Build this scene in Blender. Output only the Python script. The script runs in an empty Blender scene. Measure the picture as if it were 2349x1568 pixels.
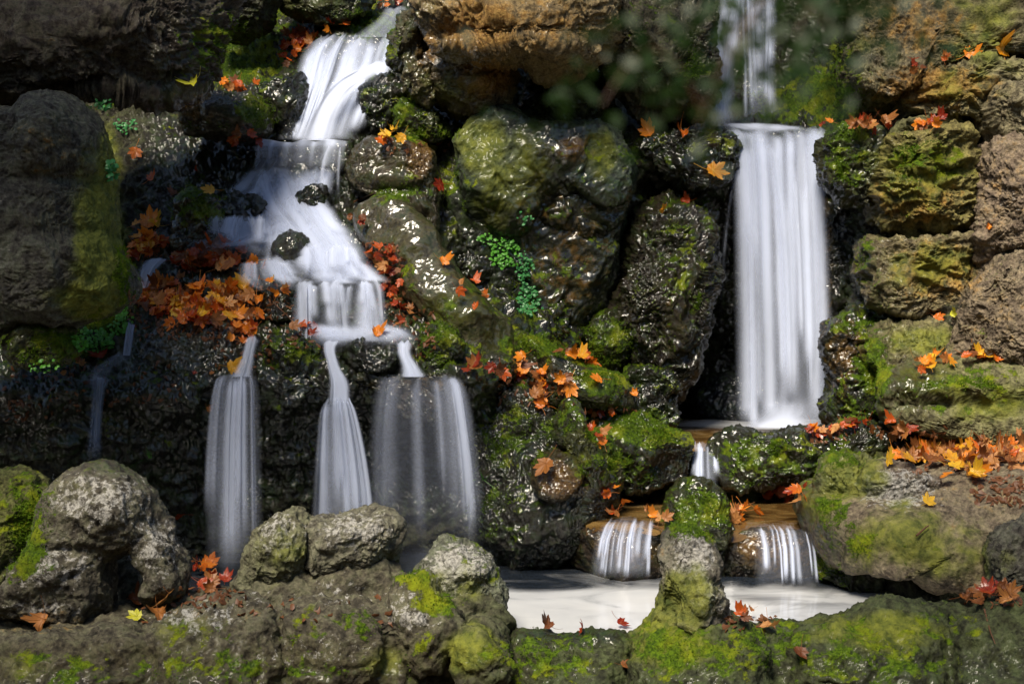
import bpy, math, random, time
import numpy as np
from mathutils import Vector, Matrix
random.seed(7); rng = np.random.default_rng(11)
T0 = time.time()
SC = bpy.context.scene
COL = SC.collection
# ------------------------------------------------------------------ camera, sky, sun, exposure
FPX, CU, CV, HC = 3915.0, 1174.5, 784.0, 1.85
PITCH = math.atan(284.0 / FPX)
cam_d = bpy.data.cameras.new('camera'); cam = bpy.data.objects.new('camera', cam_d); COL.objects.link(cam)
cam.location = (0, 0, HC); cam.rotation_euler = (math.pi / 2 - PITCH, 0, 0)
cam_d.sensor_width = 36; cam_d.lens = 60; cam_d.clip_end = 500
cam_d.dof.use_dof = True; cam_d.dof.focus_distance = 8.4; cam_d.dof.aperture_fstop = 16
SC.camera = cam
SUN_EL, SUN_AZ = math.radians(52), math.radians(-160)     # azimuth from +Y, clockwise: the sun stands up left, behind the camera
w = bpy.data.worlds.new('World'); SC.world = w; w.use_nodes = True
wn = w.node_tree; sky = wn.nodes.new('ShaderNodeTexSky'); sky.sky_type = 'NISHITA'; sky.sun_disc = False
sky.sun_elevation = SUN_EL; sky.sun_rotation = SUN_AZ
wn.links.new(sky.outputs[0], wn.nodes['Background'].inputs[0]); wn.nodes['Background'].inputs[1].default_value = 0.062
sd = bpy.data.lights.new('sun', 'SUN'); sd.energy = 3.2; sd.angle = math.radians(18); sd.color = (1, .90, .74)
so = bpy.data.objects.new('sun', sd); COL.objects.link(so)
sdir = Vector((math.sin(SUN_AZ) * math.cos(SUN_EL), math.cos(SUN_AZ) * math.cos(SUN_EL), math.sin(SUN_EL)))
so.rotation_euler = sdir.to_track_quat('Z', 'Y').to_euler()
SC.view_settings.view_transform = 'Standard'; SC.view_settings.look = 'None'
SC.view_settings.exposure = 1.32; SC.view_settings.gamma = 1
SC.cycles.max_bounces = 6; SC.cycles.transparent_max_bounces = 24; SC.cycles.diffuse_bounces = 3
SC.cycles.glossy_bounces = 2; SC.cycles.transmission_bounces = 3; SC.cycles.use_denoising = True
SC.cycles.caustics_reflective = False; SC.cycles.caustics_refractive = False
# ------------------------------------------------------------------ picture position -> point at depth Y
cp, sp = math.cos(PITCH), math.sin(PITCH)
def P(u, v, Y):
    u = np.asarray(u, float); v = np.asarray(v, float); Y = np.asarray(Y, float)
    a = (u - CU) / FPX; b = (CV - v) / FPX; t = Y / (cp + b * sp)
    return np.stack(np.broadcast_arrays(a * t, Y, HC + t * (b * cp - sp)), -1)
def UV(p):
    x, y, z = p[..., 0], p[..., 1], p[..., 2] - HC
    d = y * cp - z * sp; h = y * sp + z * cp
    return CU + FPX * x / d, CV - FPX * h / d
def Yplane(v, z):
    b = (CV - np.asarray(v, float)) / FPX
    return (HC - z) * (cp + b * sp) / np.maximum(sp - b * cp, 1e-3)
def sstep(a, b, x):
    t = np.clip((x - a) / (b - a), 0, 1); return t * t * (3 - 2 * t)
# ------------------------------------------------------------------ noise
_perm = rng.permutation(256).astype(np.int32); _perm = np.concatenate([_perm, _perm, _perm])
_g = rng.normal(size=(256, 3)).astype(np.float32); _g /= np.linalg.norm(_g, axis=1, keepdims=True)
def perlin(p):
    pi = np.floor(p).astype(np.int32); f = (p - pi).astype(np.float32); pi &= 255
    s = f * f * f * (f * (f * 6 - 15) + 10); out = 0
    for dx in (0, 1):
        wx = s[:, 0] if dx else 1 - s[:, 0]
        a = _perm[pi[:, 0] + dx]
        for dy in (0, 1):
            wy = s[:, 1] if dy else 1 - s[:, 1]
            b = _perm[a + pi[:, 1] + dy]
            for dz in (0, 1):
                wz = s[:, 2] if dz else 1 - s[:, 2]
                h = _perm[b + pi[:, 2] + dz]; gr = _g[h]
                out = out + wx * wy * wz * (gr[:, 0] * (f[:, 0] - dx) + gr[:, 1] * (f[:, 1] - dy) + gr[:, 2] * (f[:, 2] - dz))
    return out * 1.6
def fbm(p, sc, octv=4, kind='n', gain=.5, sq=(1, 1, 1), off=0):
    q = np.asarray(p) * np.array(sq) * sc + off + 17.3; tot = 0; a = 1.; n = 0
    for i in range(octv):
        v = perlin(q)
        if kind == 'b': v = np.abs(v) * 2 - .5
        elif kind == 'r': v = .5 - np.abs(v) * 2
        tot = tot + a * v; n += a; a *= gain; q = q * 2.03 + 5.1
    return tot / n
# ------------------------------------------------------------------ where moss, algae, ochre stain, pale lichen and wetness lie
GW, GH, G0u, G0v, GS = 380, 240, -350, -200, 8.0
gu, gv = np.meshgrid(G0u + GS * np.arange(GW), G0v + GS * np.arange(GH))
def blobs(lst):
    m = np.zeros((GH, GW))
    for (u, v, ru, rv, a) in lst:
        g = a * np.exp(-(((gu - u) / ru) ** 2 + ((gv - v) / rv) ** 2) ** 1.3 * .7)
        m = np.maximum(m, g) if a > 0 else m + g
    return m
def sample(m, u, v):
    x = np.clip((u - G0u) / GS, 0, GW - 1.01); y = np.clip((v - G0v) / GS, 0, GH - 1.01)
    i = x.astype(int); j = y.astype(int); fx = x - i; fy = y - j
    return (m[j, i] * (1 - fx) + m[j, i + 1] * fx) * (1 - fy) + (m[j + 1, i] * (1 - fx) + m[j + 1, i + 1] * fx) * fy
M_MOSS = blobs([(550,140,100,60,.95),(650,70,90,60,.6),(830,50,60,50,.7),(585,265,40,45,1),(480,290,90,25,.65),(240,240,40,30,.5),
 (285,640,26,90,1),(240,735,70,35,.9),(110,800,100,45,.9),(60,1230,60,120,1),(450,480,60,60,.9),(670,810,70,50,.75),(1008,790,45,60,1),
 (925,270,40,50,1),(975,305,80,22,1),(900,110,25,60,.8),(920,435,70,30,.85),(1040,420,40,60,.7),(1080,480,60,70,.45),(1170,560,60,70,.5),
 (925,640,40,35,.7),(1005,720,60,50,.6),(1080,800,50,40,.5),(1290,520,220,160,.42),(1390,790,70,60,1),(1240,790,90,28,1),(1380,890,90,45,.75),
 (1455,985,120,50,.9),(1440,1070,80,60,.7),(1410,1060,30,60,.8),(1300,960,50,40,.6),(1370,1060,50,50,.7),(1150,1180,110,150,.45),(1220,1000,90,60,.5),
 (1600,1180,75,60,1),(1760,1060,130,55,.85),(1930,1040,60,40,.6),(1500,60,90,60,.5),(1580,150,50,80,.5),(1460,350,200,40,.5),(1560,560,120,150,.4),(1520,760,80,150,.5),
 (1830,230,90,60,.75),(1900,220,90,70,1),(1930,130,30,90,.8),(1950,300,60,40,1),(1940,380,60,60,.85),(2120,370,90,50,.8),(2100,460,80,50,.35),(1990,600,30,60,.7),(1960,740,60,30,.7),
 (2000,860,45,90,1),(1950,930,60,60,.7),(2150,900,90,40,.55),(2250,900,120,60,.5),(2030,700,60,40,.5),
 (1900,1190,45,60,.7),(1960,1240,50,50,.75),(1900,1280,50,60,.7),(2080,1280,90,40,.3),(1930,1330,120,50,.4),(1240,1510,140,50,.7),(1130,1500,40,40,.4),
 (1560,1490,120,60,.72),(1700,1500,70,60,.8),(1800,1470,50,50,.5),(1950,1450,80,40,.4),(2150,1450,100,60,.4),(950,1330,40,30,.8),(1000,1380,50,30,.8),(580,1520,50,50,.6),
 (830,1440,60,40,.5),(480,1470,120,50,.35),(690,1450,60,50,.5),(300,950,200,120,.35),(680,1000,100,120,.35),(150,900,120,60,.3),(2250,760,90,60,.2),(2200,540,200,200,.15),(1290,740,120,120,.5),(1560,640,80,240,.5),(1240,640,160,160,.5),(1660,330,80,30,.6),(600,260,60,50,.6),(540,110,110,80,1),(860,240,40,60,.5),(150,950,140,60,.4),(400,980,80,90,.4),(1180,1010,110,110,.55),(1180,860,60,40,.5),(150,1530,120,40,.5),(430,1540,140,40,.55),(740,1530,120,50,.55),(950,1500,60,60,.5),(2000,1520,200,50,.6)])
M_ALG = blobs([(230,560,70,200,.8),(250,400,30,120,.8),(200,690,90,50,.9),(1100,330,60,60,.95),(1180,430,70,60,1),(1130,480,60,60,.7),(1215,360,50,80,.8),(1380,350,40,60,.9),(1040,540,40,40,.4),
 (950,560,80,50,.5),(1050,700,90,60,.8),(1150,780,60,50,.6),(880,380,90,50,.4),(1330,1030,40,60,.8),(1950,1090,90,60,1),(1880,1150,50,50,.7),(2080,1230,170,80,.75),(2200,1280,150,60,.6),(1570,1380,70,90,.9),
 (1500,1420,60,60,.9),(1530,1480,110,60,.9),(1080,1490,60,60,.9),(1040,1340,80,60,.55),(640,1260,90,80,.5),(420,1430,140,60,.4),(130,1150,90,80,.35),(2100,400,120,90,.8),(2130,620,120,70,.7),(2200,200,120,60,.6),(2250,60,120,120,.6),
 (1980,100,80,120,.4),(2150,880,110,50,.7),(2280,930,120,50,.7),(2100,780,90,40,.8),(1050,200,90,50,.6),(1280,240,120,60,.6),(2000,1450,170,50,.75),(60,1540,90,50,.5),(880,1520,60,50,.7),(1380,1130,60,80,.3),(1020,90,70,60,.3)])
M_OCH = blobs([(1100,60,120,80,.8),(1110,180,70,50,.95),(1250,60,140,90,.6),(980,110,40,60,.7),(1300,600,120,200,.55),(1240,480,80,100,.5),(1320,340,60,40,.7),(960,360,40,60,.8),(250,60,260,100,.25),(100,330,120,90,.35),(450,260,80,60,.5),
 (2100,450,120,80,.7),(2150,200,160,60,.75),(2150,620,120,80,.7),(2300,420,90,160,.4),(2280,720,120,120,.4),(2100,60,160,80,.6),(2250,1150,150,70,.35),(1940,820,60,120,.6),(1290,1100,70,50,.8),(1780,1260,120,60,.7),(1430,1250,90,60,.7),
 (250,1230,150,110,.2),(1540,700,90,160,.4),(1880,600,40,300,.6),(850,880,60,40,.4),(1000,880,120,30,.5),(1080,420,60,60,.2),(1620,1180,70,80,.2),(100,1420,160,40,.45),(500,1400,200,40,.35)])
M_PALE = blobs([(230,1150,140,80,.62),(350,1250,90,90,.6),(120,1300,120,80,.6),(640,1230,70,70,.6),(820,1220,100,50,.7),(780,1360,140,50,.42),(560,1380,120,40,.4),(1050,1300,80,60,.9),(950,1400,80,60,.6),(1590,1270,50,70,.9),(1620,1370,60,60,.6),
 (2060,1120,100,50,.8),(1960,1080,60,40,.4),(100,1400,120,30,.6),(1040,140,120,40,.6),(1020,100,70,50,.35),(400,100,120,80,.25),(150,450,120,80,.2),(870,490,60,60,.5),(1270,350,60,40,.6),(1100,310,40,50,.4),(700,1500,160,60,.45),(450,1420,120,40,.6),(2330,480,60,60,.4),(2300,900,60,40,.2),(1100,1500,70,50,.4),(2130,250,90,40,.25),(430,800,90,50,.4)])
M_WET = blobs([(500,500,420,330,1),(850,200,200,220,.9),(500,1000,900,330,1),(1300,700,420,420,1),(1750,650,230,560,1),(1650,1150,330,160,1),(1960,880,90,160,.7),(1980,1020,150,50,.8),(1280,350,90,50,1),(1130,850,200,150,.9),(2090,880,70,50,.9),(1300,1455,180,18,.9),(1930,620,40,200,.6),
 (200,500,150,320,-.95),(60,1230,110,150,-.9),(210,1230,200,150,-1.2),(110,300,200,90,-.5),(640,1270,120,110,-1.2),(820,1250,130,100,-1.2),(1050,1340,120,110,-1.2),(1590,1370,110,150,-1.2),(2050,1130,150,90,-1),(620,1380,420,50,-1),(1120,360,80,80,-.7),(1410,350,50,70,-.8),(600,1570,900,45,.3),(1500,1590,500,40,.3),(2150,1560,300,70,.3)])  # last three darken the low parapet front for its shade, plus green film
M_WET = np.clip(M_WET, 0, 1)
# ------------------------------------------------------------------ node helpers and materials
def nt(name):
    m = bpy.data.materials.new(name); m.use_nodes = True; n = m.node_tree; n.nodes.clear(); return m, n
class N:
    def __init__(s, t): s.t = t
    def n(s, k, **kw):
        x = s.t.nodes.new('ShaderNode' + k)
        for a, b in kw.items(): setattr(x, a, b)
        return x
    def l(s, a, b): s.t.links.new(a, b)
    def set(s, inp, v):
        if hasattr(v, 'is_linked') or hasattr(v, 'links'): s.l(v, inp)
        else: inp.default_value = v
    def m(s, op, a, b=None, c=None, clamp=False):
        x = s.n('Math', operation=op, use_clamp=clamp); s.set(x.inputs[0], a)
        if b is not None: s.set(x.inputs[1], b)
        if c is not None: s.set(x.inputs[2], c)
        return x.outputs[0]
    def noise(s, vec, sc, det=4, rough=.55, dist=0):
        x = s.n('TexNoise'); s.l(vec, x.inputs['Vector']); x.inputs['Scale'].default_value = sc
        x.inputs['Detail'].default_value = det; x.inputs['Roughness'].default_value = rough; x.inputs['Distortion'].default_value = dist
        return x.outputs['Fac']
    def ramp(s, fac, a, b, ca=0., cb=1.):
        x = s.n('MapRange', interpolation_type='SMOOTHSTEP'); s.set(x.inputs[0], fac)
        for i, q in enumerate((a, b, ca, cb)): x.inputs[i + 1].default_value = q
        return x.outputs[0]
    def mix(s, fac, a, b, bt='MIX'):
        x = s.n('Mix', data_type='RGBA', blend_type=bt); s.set(x.inputs[0], fac)
        for k, q in ((6, a), (7, b)):
            if isinstance(q, tuple): x.inputs[k].default_value = (*q, 1)
            else: s.l(q, x.inputs[k])
        return x.outputs[2]
    def attr(s, name): x = s.n('Attribute'); x.attribute_name = name; return x
def rock_material():
    m, t = nt('mossy rock'); k = N(t)
    co = k.n('TexCoord').outputs['Object']
    base = k.attr('base').outputs['Color']; ma = k.attr('masks'); sep = k.n('SeparateColor'); k.l(ma.outputs['Color'], sep.inputs[0])
    moss, alg, och, pale, wet = sep.outputs[0], sep.outputs[1], sep.outputs[2], ma.outputs['Alpha'], k.attr('wet').outputs['Fac']
    n1 = k.noise(co, 5, 8, .6, .3); n2 = k.noise(co, 17, 8, .65); n3 = k.noise(co, 55, 6, .7); n4 = k.noise(co, 190, 3, .6)
    v1 = k.n('TexVoronoi'); k.l(co, v1.inputs['Vector']); v1.inputs['Scale'].default_value = 42; vd = v1.outputs['Distance']
    f1 = k.ramp(n2, .3, .7, .25, 1.6); f2 = k.ramp(n3, .3, .7, .6, 1.45)
    sh = k.m('MULTIPLY', f1, f2); pit = k.ramp(vd, .1, .45, .75, 1.08); sh = k.m('MULTIPLY', sh, pit)
    col = k.mix(1, base, sh, 'MULTIPLY')
    gf = k.m('MULTIPLY', k.ramp(n2, .42, .62), k.ramp(wet, .1, .6, .25, .8)); col = k.mix(gf, col, (.030, .062, .010))
    def mask(a, na, lo=.42, hi=.6, wgt=.9):
        q = k.m('ADD', a, k.m('MULTIPLY', k.m('SUBTRACT', na, .5), wgt)); return k.m('MULTIPLY', k.ramp(q, lo, hi), k.ramp(a, .02, .2))
    oc = k.mix(k.ramp(n3, .35, .65), (.18, .075, .012), (.40, .23, .055))
    col = k.mix(k.m('MULTIPLY', mask(och, n2, .4, .75, 1.5), .8), col, oc)
    pc = k.mix(k.ramp(n3, .36, .58), (.09, .085, .075), (.42, .405, .37))
    col = k.mix(k.m('MULTIPLY', mask(pale, k.noise(co, 26, 9, .72), .5, .66, 2.1), .8), col, pc)
    ac = k.mix(k.ramp(n2, .3, .7), (.05, .07, .010), (.20, .21, .022))
    col = k.mix(k.m('MULTIPLY', mask(alg, n1, .3, .75, 1.3), .8), col, ac)
    col = k.mix(k.m('MULTIPLY', wet, .85), col, k.mix(1, col, (.24, .225, .22), 'MULTIPLY'))
    geo = k.n('NewGeometry'); sn = k.n('SeparateXYZ'); k.l(geo.outputs['Normal'], sn.inputs[0])
    up = k.m('MULTIPLY', sn.outputs[2], .32)
    mf = k.m('MULTIPLY', k.ramp(k.m('ADD', k.m('ADD', moss, up), k.m('MULTIPLY', k.m('SUBTRACT', k.noise(co, 11, 9, .68), .5), 2.8)), .52, .76), k.ramp(moss, .03, .2))
    mc = k.mix(k.ramp(n3, .32, .68), (.016, .036, .002), (.10, .165, .005)); mc = k.mix(k.ramp(n1, .45, .65), mc, k.mix(.5, mc, (.27, .28, .010)))
    col = k.mix(mf, col, mc)
    b = k.n('BsdfPrincipled'); k.l(col, b.inputs['Base Color'])
    wn_ = k.m('MULTIPLY', wet, k.ramp(n2, .33, .5, .45, 1.)); dry = k.m('SUBTRACT', 1., wn_)
    r = k.m('ADD', k.m('MULTIPLY', dry, .5), k.m('ADD', .32, k.m('MULTIPLY', mf, .22)), clamp=True); k.l(r, b.inputs['Roughness'])
    k.l(k.m('SUBTRACT', .2, k.m('MULTIPLY', wn_, .08)), b.inputs['Specular IOR Level'])
    h = k.m('ADD', k.m('MULTIPLY', n2, .55), k.m('MULTIPLY', n3, .34)); h = k.m('ADD', h, k.m('MULTIPLY', k.ramp(vd, 0, .5), .12))
    h = k.m('ADD', h, k.m('MULTIPLY', n4, .14)); h = k.m('ADD', h, k.m('MULTIPLY', k.m('MULTIPLY', mf, n4), .35))
    bp = k.n('Bump'); k.l(h, bp.inputs['Height']); bp.inputs['Strength'].default_value = .9
    k.l(k.m('MULTIPLY', k.attr('bumpy').outputs['Fac'], .036), bp.inputs['Distance']); k.l(bp.outputs[0], b.inputs['Normal'])
    hc = k.m('ADD', k.m('MULTIPLY', k.noise(co, 26, 4, .55, .6), .7), k.m('MULTIPLY', k.noise(co, 75, 2, .5), .3)); bc = k.n('Bump'); k.l(hc, bc.inputs['Height']); bc.inputs['Strength'].default_value = 1.
    k.l(k.m('MULTIPLY', k.attr('bumpy').outputs['Fac'], .007), bc.inputs['Distance']); k.l(bc.outputs[0], b.inputs['Coat Normal'])
    k.l(k.m('MULTIPLY', wn_, k.m('SUBTRACT', .75, k.m('MULTIPLY', mf, .5))), b.inputs['Coat Weight']); b.inputs['Coat Roughness'].default_value = .11; b.inputs['Coat IOR'].default_value = 1.6
    o = k.n('OutputMaterial'); k.l(b.outputs[0], o.inputs[0]); return m
ROCK = rock_material()
def simple(name, col, rough=.6, var=.3, trans=0., spec=.4, scale=30):
    m, t = nt(name); k = N(t); co = k.n('TexCoord').outputs['Object']; n = k.noise(co, scale, 5, .6)
    c = k.mix(n, tuple(x * (1 - var) for x in col), tuple(min(1, x * (1 + var)) for x in col))
    b = k.n('BsdfPrincipled'); k.l(c, b.inputs['Base Color']); b.inputs['Roughness'].default_value = rough; b.inputs['Specular IOR Level'].default_value = spec
    o = k.n('OutputMaterial')
    if trans:
        tr = k.n('BsdfTranslucent'); k.l(c, tr.inputs[0]); mx = k.n('MixShader'); mx.inputs[0].default_value = trans
        k.l(b.outputs[0], mx.inputs[1]); k.l(tr.outputs[0], mx.inputs[2]); k.l(mx.outputs[0], o.inputs[0])
    else: k.l(b.outputs[0], o.inputs[0])
    return m
def leaf_material(name, ca, cb, vein, rough=.3):
    m, t = nt(name); k = N(t); co = k.n('TexCoord').outputs['Object']; oi = k.n('ObjectInfo').outputs['Random']
    n = k.noise(co, 22, 6, .65); f = k.m('ADD', k.m('MULTIPLY', n, .9), k.m('SUBTRACT', k.m('MULTIPLY', oi, .8), .35))
    c = k.mix(k.ramp(f, .25, .75), ca, cb); c = k.mix(k.m('MULTIPLY', k.attr('vein').outputs['Fac'], .6), c, vein)
    c = k.mix(k.ramp(k.noise(co, 60, 4, .7), .62, .72, 0, .7), c, (.05, .015, .005))
    b = k.n('BsdfPrincipled'); k.l(c, b.inputs['Base Color']); b.inputs['Roughness'].default_value = rough; b.inputs['Specular IOR Level'].default_value = .5
    bp = k.n('Bump'); k.l(k.m('ADD', k.attr('vein').outputs['Fac'], n), bp.inputs['Height']); bp.inputs['Distance'].default_value = .002; k.l(bp.outputs[0], b.inputs['Normal'])
    tr = k.n('BsdfTranslucent'); k.l(c, tr.inputs[0]); mx = k.n('MixShader'); mx.inputs[0].default_value = .35
    k.l(b.outputs[0], mx.inputs[1]); k.l(tr.outputs[0], mx.inputs[2]); o = k.n('OutputMaterial'); k.l(mx.outputs[0], o.inputs[0]); return m
LM = {'o': leaf_material('orange leaf', (.50, .085, .006), (.78, .24, .015), (.75, .40, .10)),
      'r': leaf_material('red leaf', (.22, .02, .008), (.52, .09, .012), (.5, .15, .05), .22),
      'y': leaf_material('yellow leaf', (.62, .24, .010), (.78, .44, .025), (.8, .6, .15)),
      't': leaf_material('tan leaf', (.42, .17, .045), (.58, .28, .09), (.30, .10, .03), .5),
      'b': leaf_material('brown leaf', (.15, .045, .012), (.34, .13, .03), (.25, .1, .04), .4),
      'g': leaf_material('green yellow leaf', (.28, .36, .02), (.55, .52, .03), (.6, .6, .2))}
def water_fall_material():
    m, t = nt('falling water'); k = N(t)
    uv = k.n('UVMap').outputs[0]
    def st(sx, sy, det, rough=.5, off=0):
        mp = k.n('Mapping'); k.l(uv, mp.inputs[0]); mp.inputs['Scale'].default_value = (sx, sy, 1); mp.inputs['Location'].default_value = (off, off, 0)
        return k.noise(mp.outputs[0], 1, det, rough)
    a = k.attr('dens').outputs['Fac']; stk = k.attr('streak').outputs['Fac']
    s1 = st(8, .3, 2); s2 = st(24, .35, 2, .5, 7); s3 = st(4, 1.1, 2, .5, 3)
    s = k.m('ADD', k.m('MULTIPLY', s1, .5), k.m('ADD', k.m('MULTIPLY', s2, .2), k.m('MULTIPLY', s3, .3)))
    s = k.ramp(s, .3, .72); s = k.m('ADD', k.m('MULTIPLY', s, stk), k.m('SUBTRACT', 1., stk))
    sp_ = k.n('Mapping'); k.l(k.n('TexCoord').outputs['Object'], sp_.inputs[0]); sp_.inputs['Scale'].default_value = (1, 1, .45); pn = k.noise(sp_.outputs[0], 7, 4, .6, .8)
    a2 = k.m('MULTIPLY', a, k.ramp(k.m('ADD', k.m('MULTIPLY', pn, .9), a), .55, 1.15)); soft = k.attr('soft').outputs['Fac']; a2 = k.m('ADD', k.m('MULTIPLY', a2, soft), k.m('MULTIPLY', a, k.m('SUBTRACT', 1., soft)))
    al = k.m('MULTIPLY', a2, s, clamp=True)
    geo = k.n('NewGeometry'); vm = k.n('VectorMath', operation='ADD'); sc_ = k.n('VectorMath', operation='SCALE'); k.l(geo.outputs['Normal'], sc_.inputs[0]); sc_.inputs['Scale'].default_value = .35
    k.l(sc_.outputs[0], vm.inputs[0]); vm.inputs[1].default_value = (-.3, -.55, .75); nv_ = k.n('VectorMath', operation='NORMALIZE'); k.l(vm.outputs[0], nv_.inputs[0])
    d = k.n('BsdfDiffuse'); d.inputs[0].default_value = (.60, .66, .82, 1); k.l(nv_.outputs[0], d.inputs['Normal'])
    tr = k.n('BsdfTranslucent'); tr.inputs[0].default_value = (.60, .66, .84, 1)
    m1 = k.n('MixShader'); m1.inputs[0].default_value = .2; k.l(d.outputs[0], m1.inputs[1]); k.l(tr.outputs[0], m1.inputs[2])
    tp = k.n('BsdfTransparent'); gl = k.n('BsdfGlossy'); gl.inputs['Roughness'].default_value = .25
    g = k.n('MixShader'); k.l(k.m('MULTIPLY', k.n('Fresnel').outputs[0], .6), g.inputs[0]); k.l(tp.outputs[0], g.inputs[1]); k.l(gl.outputs[0], g.inputs[2])
    m2 = k.n('MixShader'); k.l(al, m2.inputs[0]); k.l(tp.outputs[0], m2.inputs[1]); k.l(m1.outputs[0], m2.inputs[2])
    o = k.n('OutputMaterial'); k.l(m2.outputs[0], o.inputs[0]); return m
FALL = water_fall_material()
def pool_material():
    m, t = nt('pool water'); k = N(t); co = k.n('TexCoord').outputs['Object']
    foam = k.attr('foam').outputs['Fac']
    mp = k.n('Mapping'); k.l(co, mp.inputs[0]); mp.inputs['Scale'].default_value = (1, 1.7, 1)
    n = k.noise(mp.outputs[0], 2.2, 5, .55, 1.2)
    f = k.ramp(k.m('ADD', foam, k.m('MULTIPLY', k.m('SUBTRACT', n, .5), 1.1)), .15, .95)
    d = k.n('BsdfPrincipled'); fc = k.mix(n, (.38, .40, .43), (.68, .68, .67)); k.l(fc, d.inputs['Base Color']); d.inputs['Roughness'].default_value = .3; d.inputs['Coat Weight'].default_value = .4
    wtr = k.n('BsdfPrincipled'); k.l(k.mix(k.attr('deep').outputs['Fac'], k.mix(k.ramp(n, .35, .65), (.065, .032, .009), (.19, .115, .036)), (.018, .024, .034)), wtr.inputs['Base Color'])
    wtr.inputs['Roughness'].default_value = .14; wtr.inputs['Specular IOR Level'].default_value = .7
    bp = k.n('Bump'); k.l(k.noise(mp.outputs[0], 9, 3, .5, .6), bp.inputs['Height']); bp.inputs['Distance'].default_value = .012; k.l(bp.outputs[0], wtr.inputs['Normal'])
    mm = k.n('MixShader'); k.l(f, mm.inputs[0]); k.l(wtr.outputs[0], mm.inputs[1]); k.l(d.outputs[0], mm.inputs[2])
    tp = k.n('BsdfTransparent'); m3 = k.n('MixShader'); k.l(k.m('MAXIMUM', f, .85), m3.inputs[0]); k.l(tp.outputs[0], m3.inputs[1]); k.l(mm.outputs[0], m3.inputs[2])
    o = k.n('OutputMaterial'); k.l(m3.outputs[0], o.inputs[0]); return m
POOL = pool_material()
# ------------------------------------------------------------------ mesh helpers
def mesh_np(name, V, F, mat, smooth=True):
    V = np.asarray(V, np.float32); F = np.asarray(F, np.int32); k = F.shape[1]
    me = bpy.data.meshes.new(name); me.vertices.add(len(V)); me.vertices.foreach_set('co', V.ravel())
    me.loops.add(F.size); me.loops.foreach_set('vertex_index', F.ravel())
    me.polygons.add(len(F)); me.polygons.foreach_set('loop_start', np.arange(0, F.size, k, dtype=np.int32))
    me.polygons.foreach_set('loop_total', np.full(len(F), k, np.int32))
    if smooth: me.polygons.foreach_set('use_smooth', np.ones(len(F), bool))
    me.update(calc_edges=True); me.materials.append(mat); return me
def fattr(me, name, arr):
    a = me.attributes.new(name, 'FLOAT', 'POINT'); a.data.foreach_set('value', np.ascontiguousarray(arr, np.float32))
def cattr(me, name, arr):
    a = me.attributes.new(name, 'FLOAT_COLOR', 'POINT'); a.data.foreach_set('color', np.ascontiguousarray(arr, np.float32).ravel())
def tag(o, label=None, cat=None, group=None, kind=None):
    for k_, v_ in (('label', label), ('category', cat), ('group', group), ('kind', kind)):
        if v_: o[k_] = v_
    return o
def link(name, me, loc=(0, 0, 0), parent=None):
    o = bpy.data.objects.new(name, me); o.location = loc; COL.objects.link(o)
    if parent: o.parent = parent
    return o
def vnormals(V, F):
    if F.shape[1] == 4: d1 = V[F[:, 2]] - V[F[:, 0]]; d2 = V[F[:, 3]] - V[F[:, 1]]
    else: d1 = V[F[:, 1]] - V[F[:, 0]]; d2 = V[F[:, 2]] - V[F[:, 0]]
    fn = np.cross(d1, d2); n = np.zeros_like(V)
    for i in range(F.shape[1]):
        for c in range(3): n[:, c] += np.bincount(F[:, i], fn[:, c], len(V))
    return n / (np.linalg.norm(n, axis=1, keepdims=True) + 1e-12)
_cs = {}
def cubesphere(n):
    if n in _cs: return _cs[n]
    t = np.tan(np.linspace(-1, 1, n + 1) * math.pi / 4); A, B = np.meshgrid(t, t, indexing='ij'); O = np.ones_like(A); V = []; F = []; off = 0
    for (x, y, z) in ((A, B, O), (B, A, -O), (O, A, B), (-O, B, A), (B, O, A), (A, -O, B)):
        V.append(np.stack([x, y, z], -1).reshape(-1, 3)); i = np.arange((n + 1) ** 2).reshape(n + 1, n + 1) + off
        F.append(np.stack([i[:-1, :-1], i[1:, :-1], i[1:, 1:], i[:-1, 1:]], -1).reshape(-1, 4)); off += (n + 1) ** 2
    V = np.concatenate(V); F = np.concatenate(F); V /= np.linalg.norm(V, axis=1, keepdims=True)
    key = np.round(V * 1e5).astype(np.int64); key = key[:, 0] * 400000 ** 2 + key[:, 1] * 400000 + key[:, 2]
    _, idx, inv = np.unique(key, return_index=True, return_inverse=True)
    V = V[idx]; F = inv[F]; _cs[n] = (V, F); return _cs[n]
def catmull(pts, n=16):
    p = np.asarray(pts, float); out = []
    for i in range(len(p)):
        a, b, c, d = p[i - 1], p[i], p[(i + 1) % len(p)], p[(i + 2) % len(p)]
        t = np.linspace(0, 1, n, endpoint=False)[:, None]
        out.append(.5 * ((2 * b) + (c - a) * t + (2 * a - 5 * b + 4 * c - d) * t ** 2 + (3 * b - a - 3 * c + d) * t ** 3))
    return np.concatenate(out)
TUFT = []            # moss growing places gathered from every rock
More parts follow.
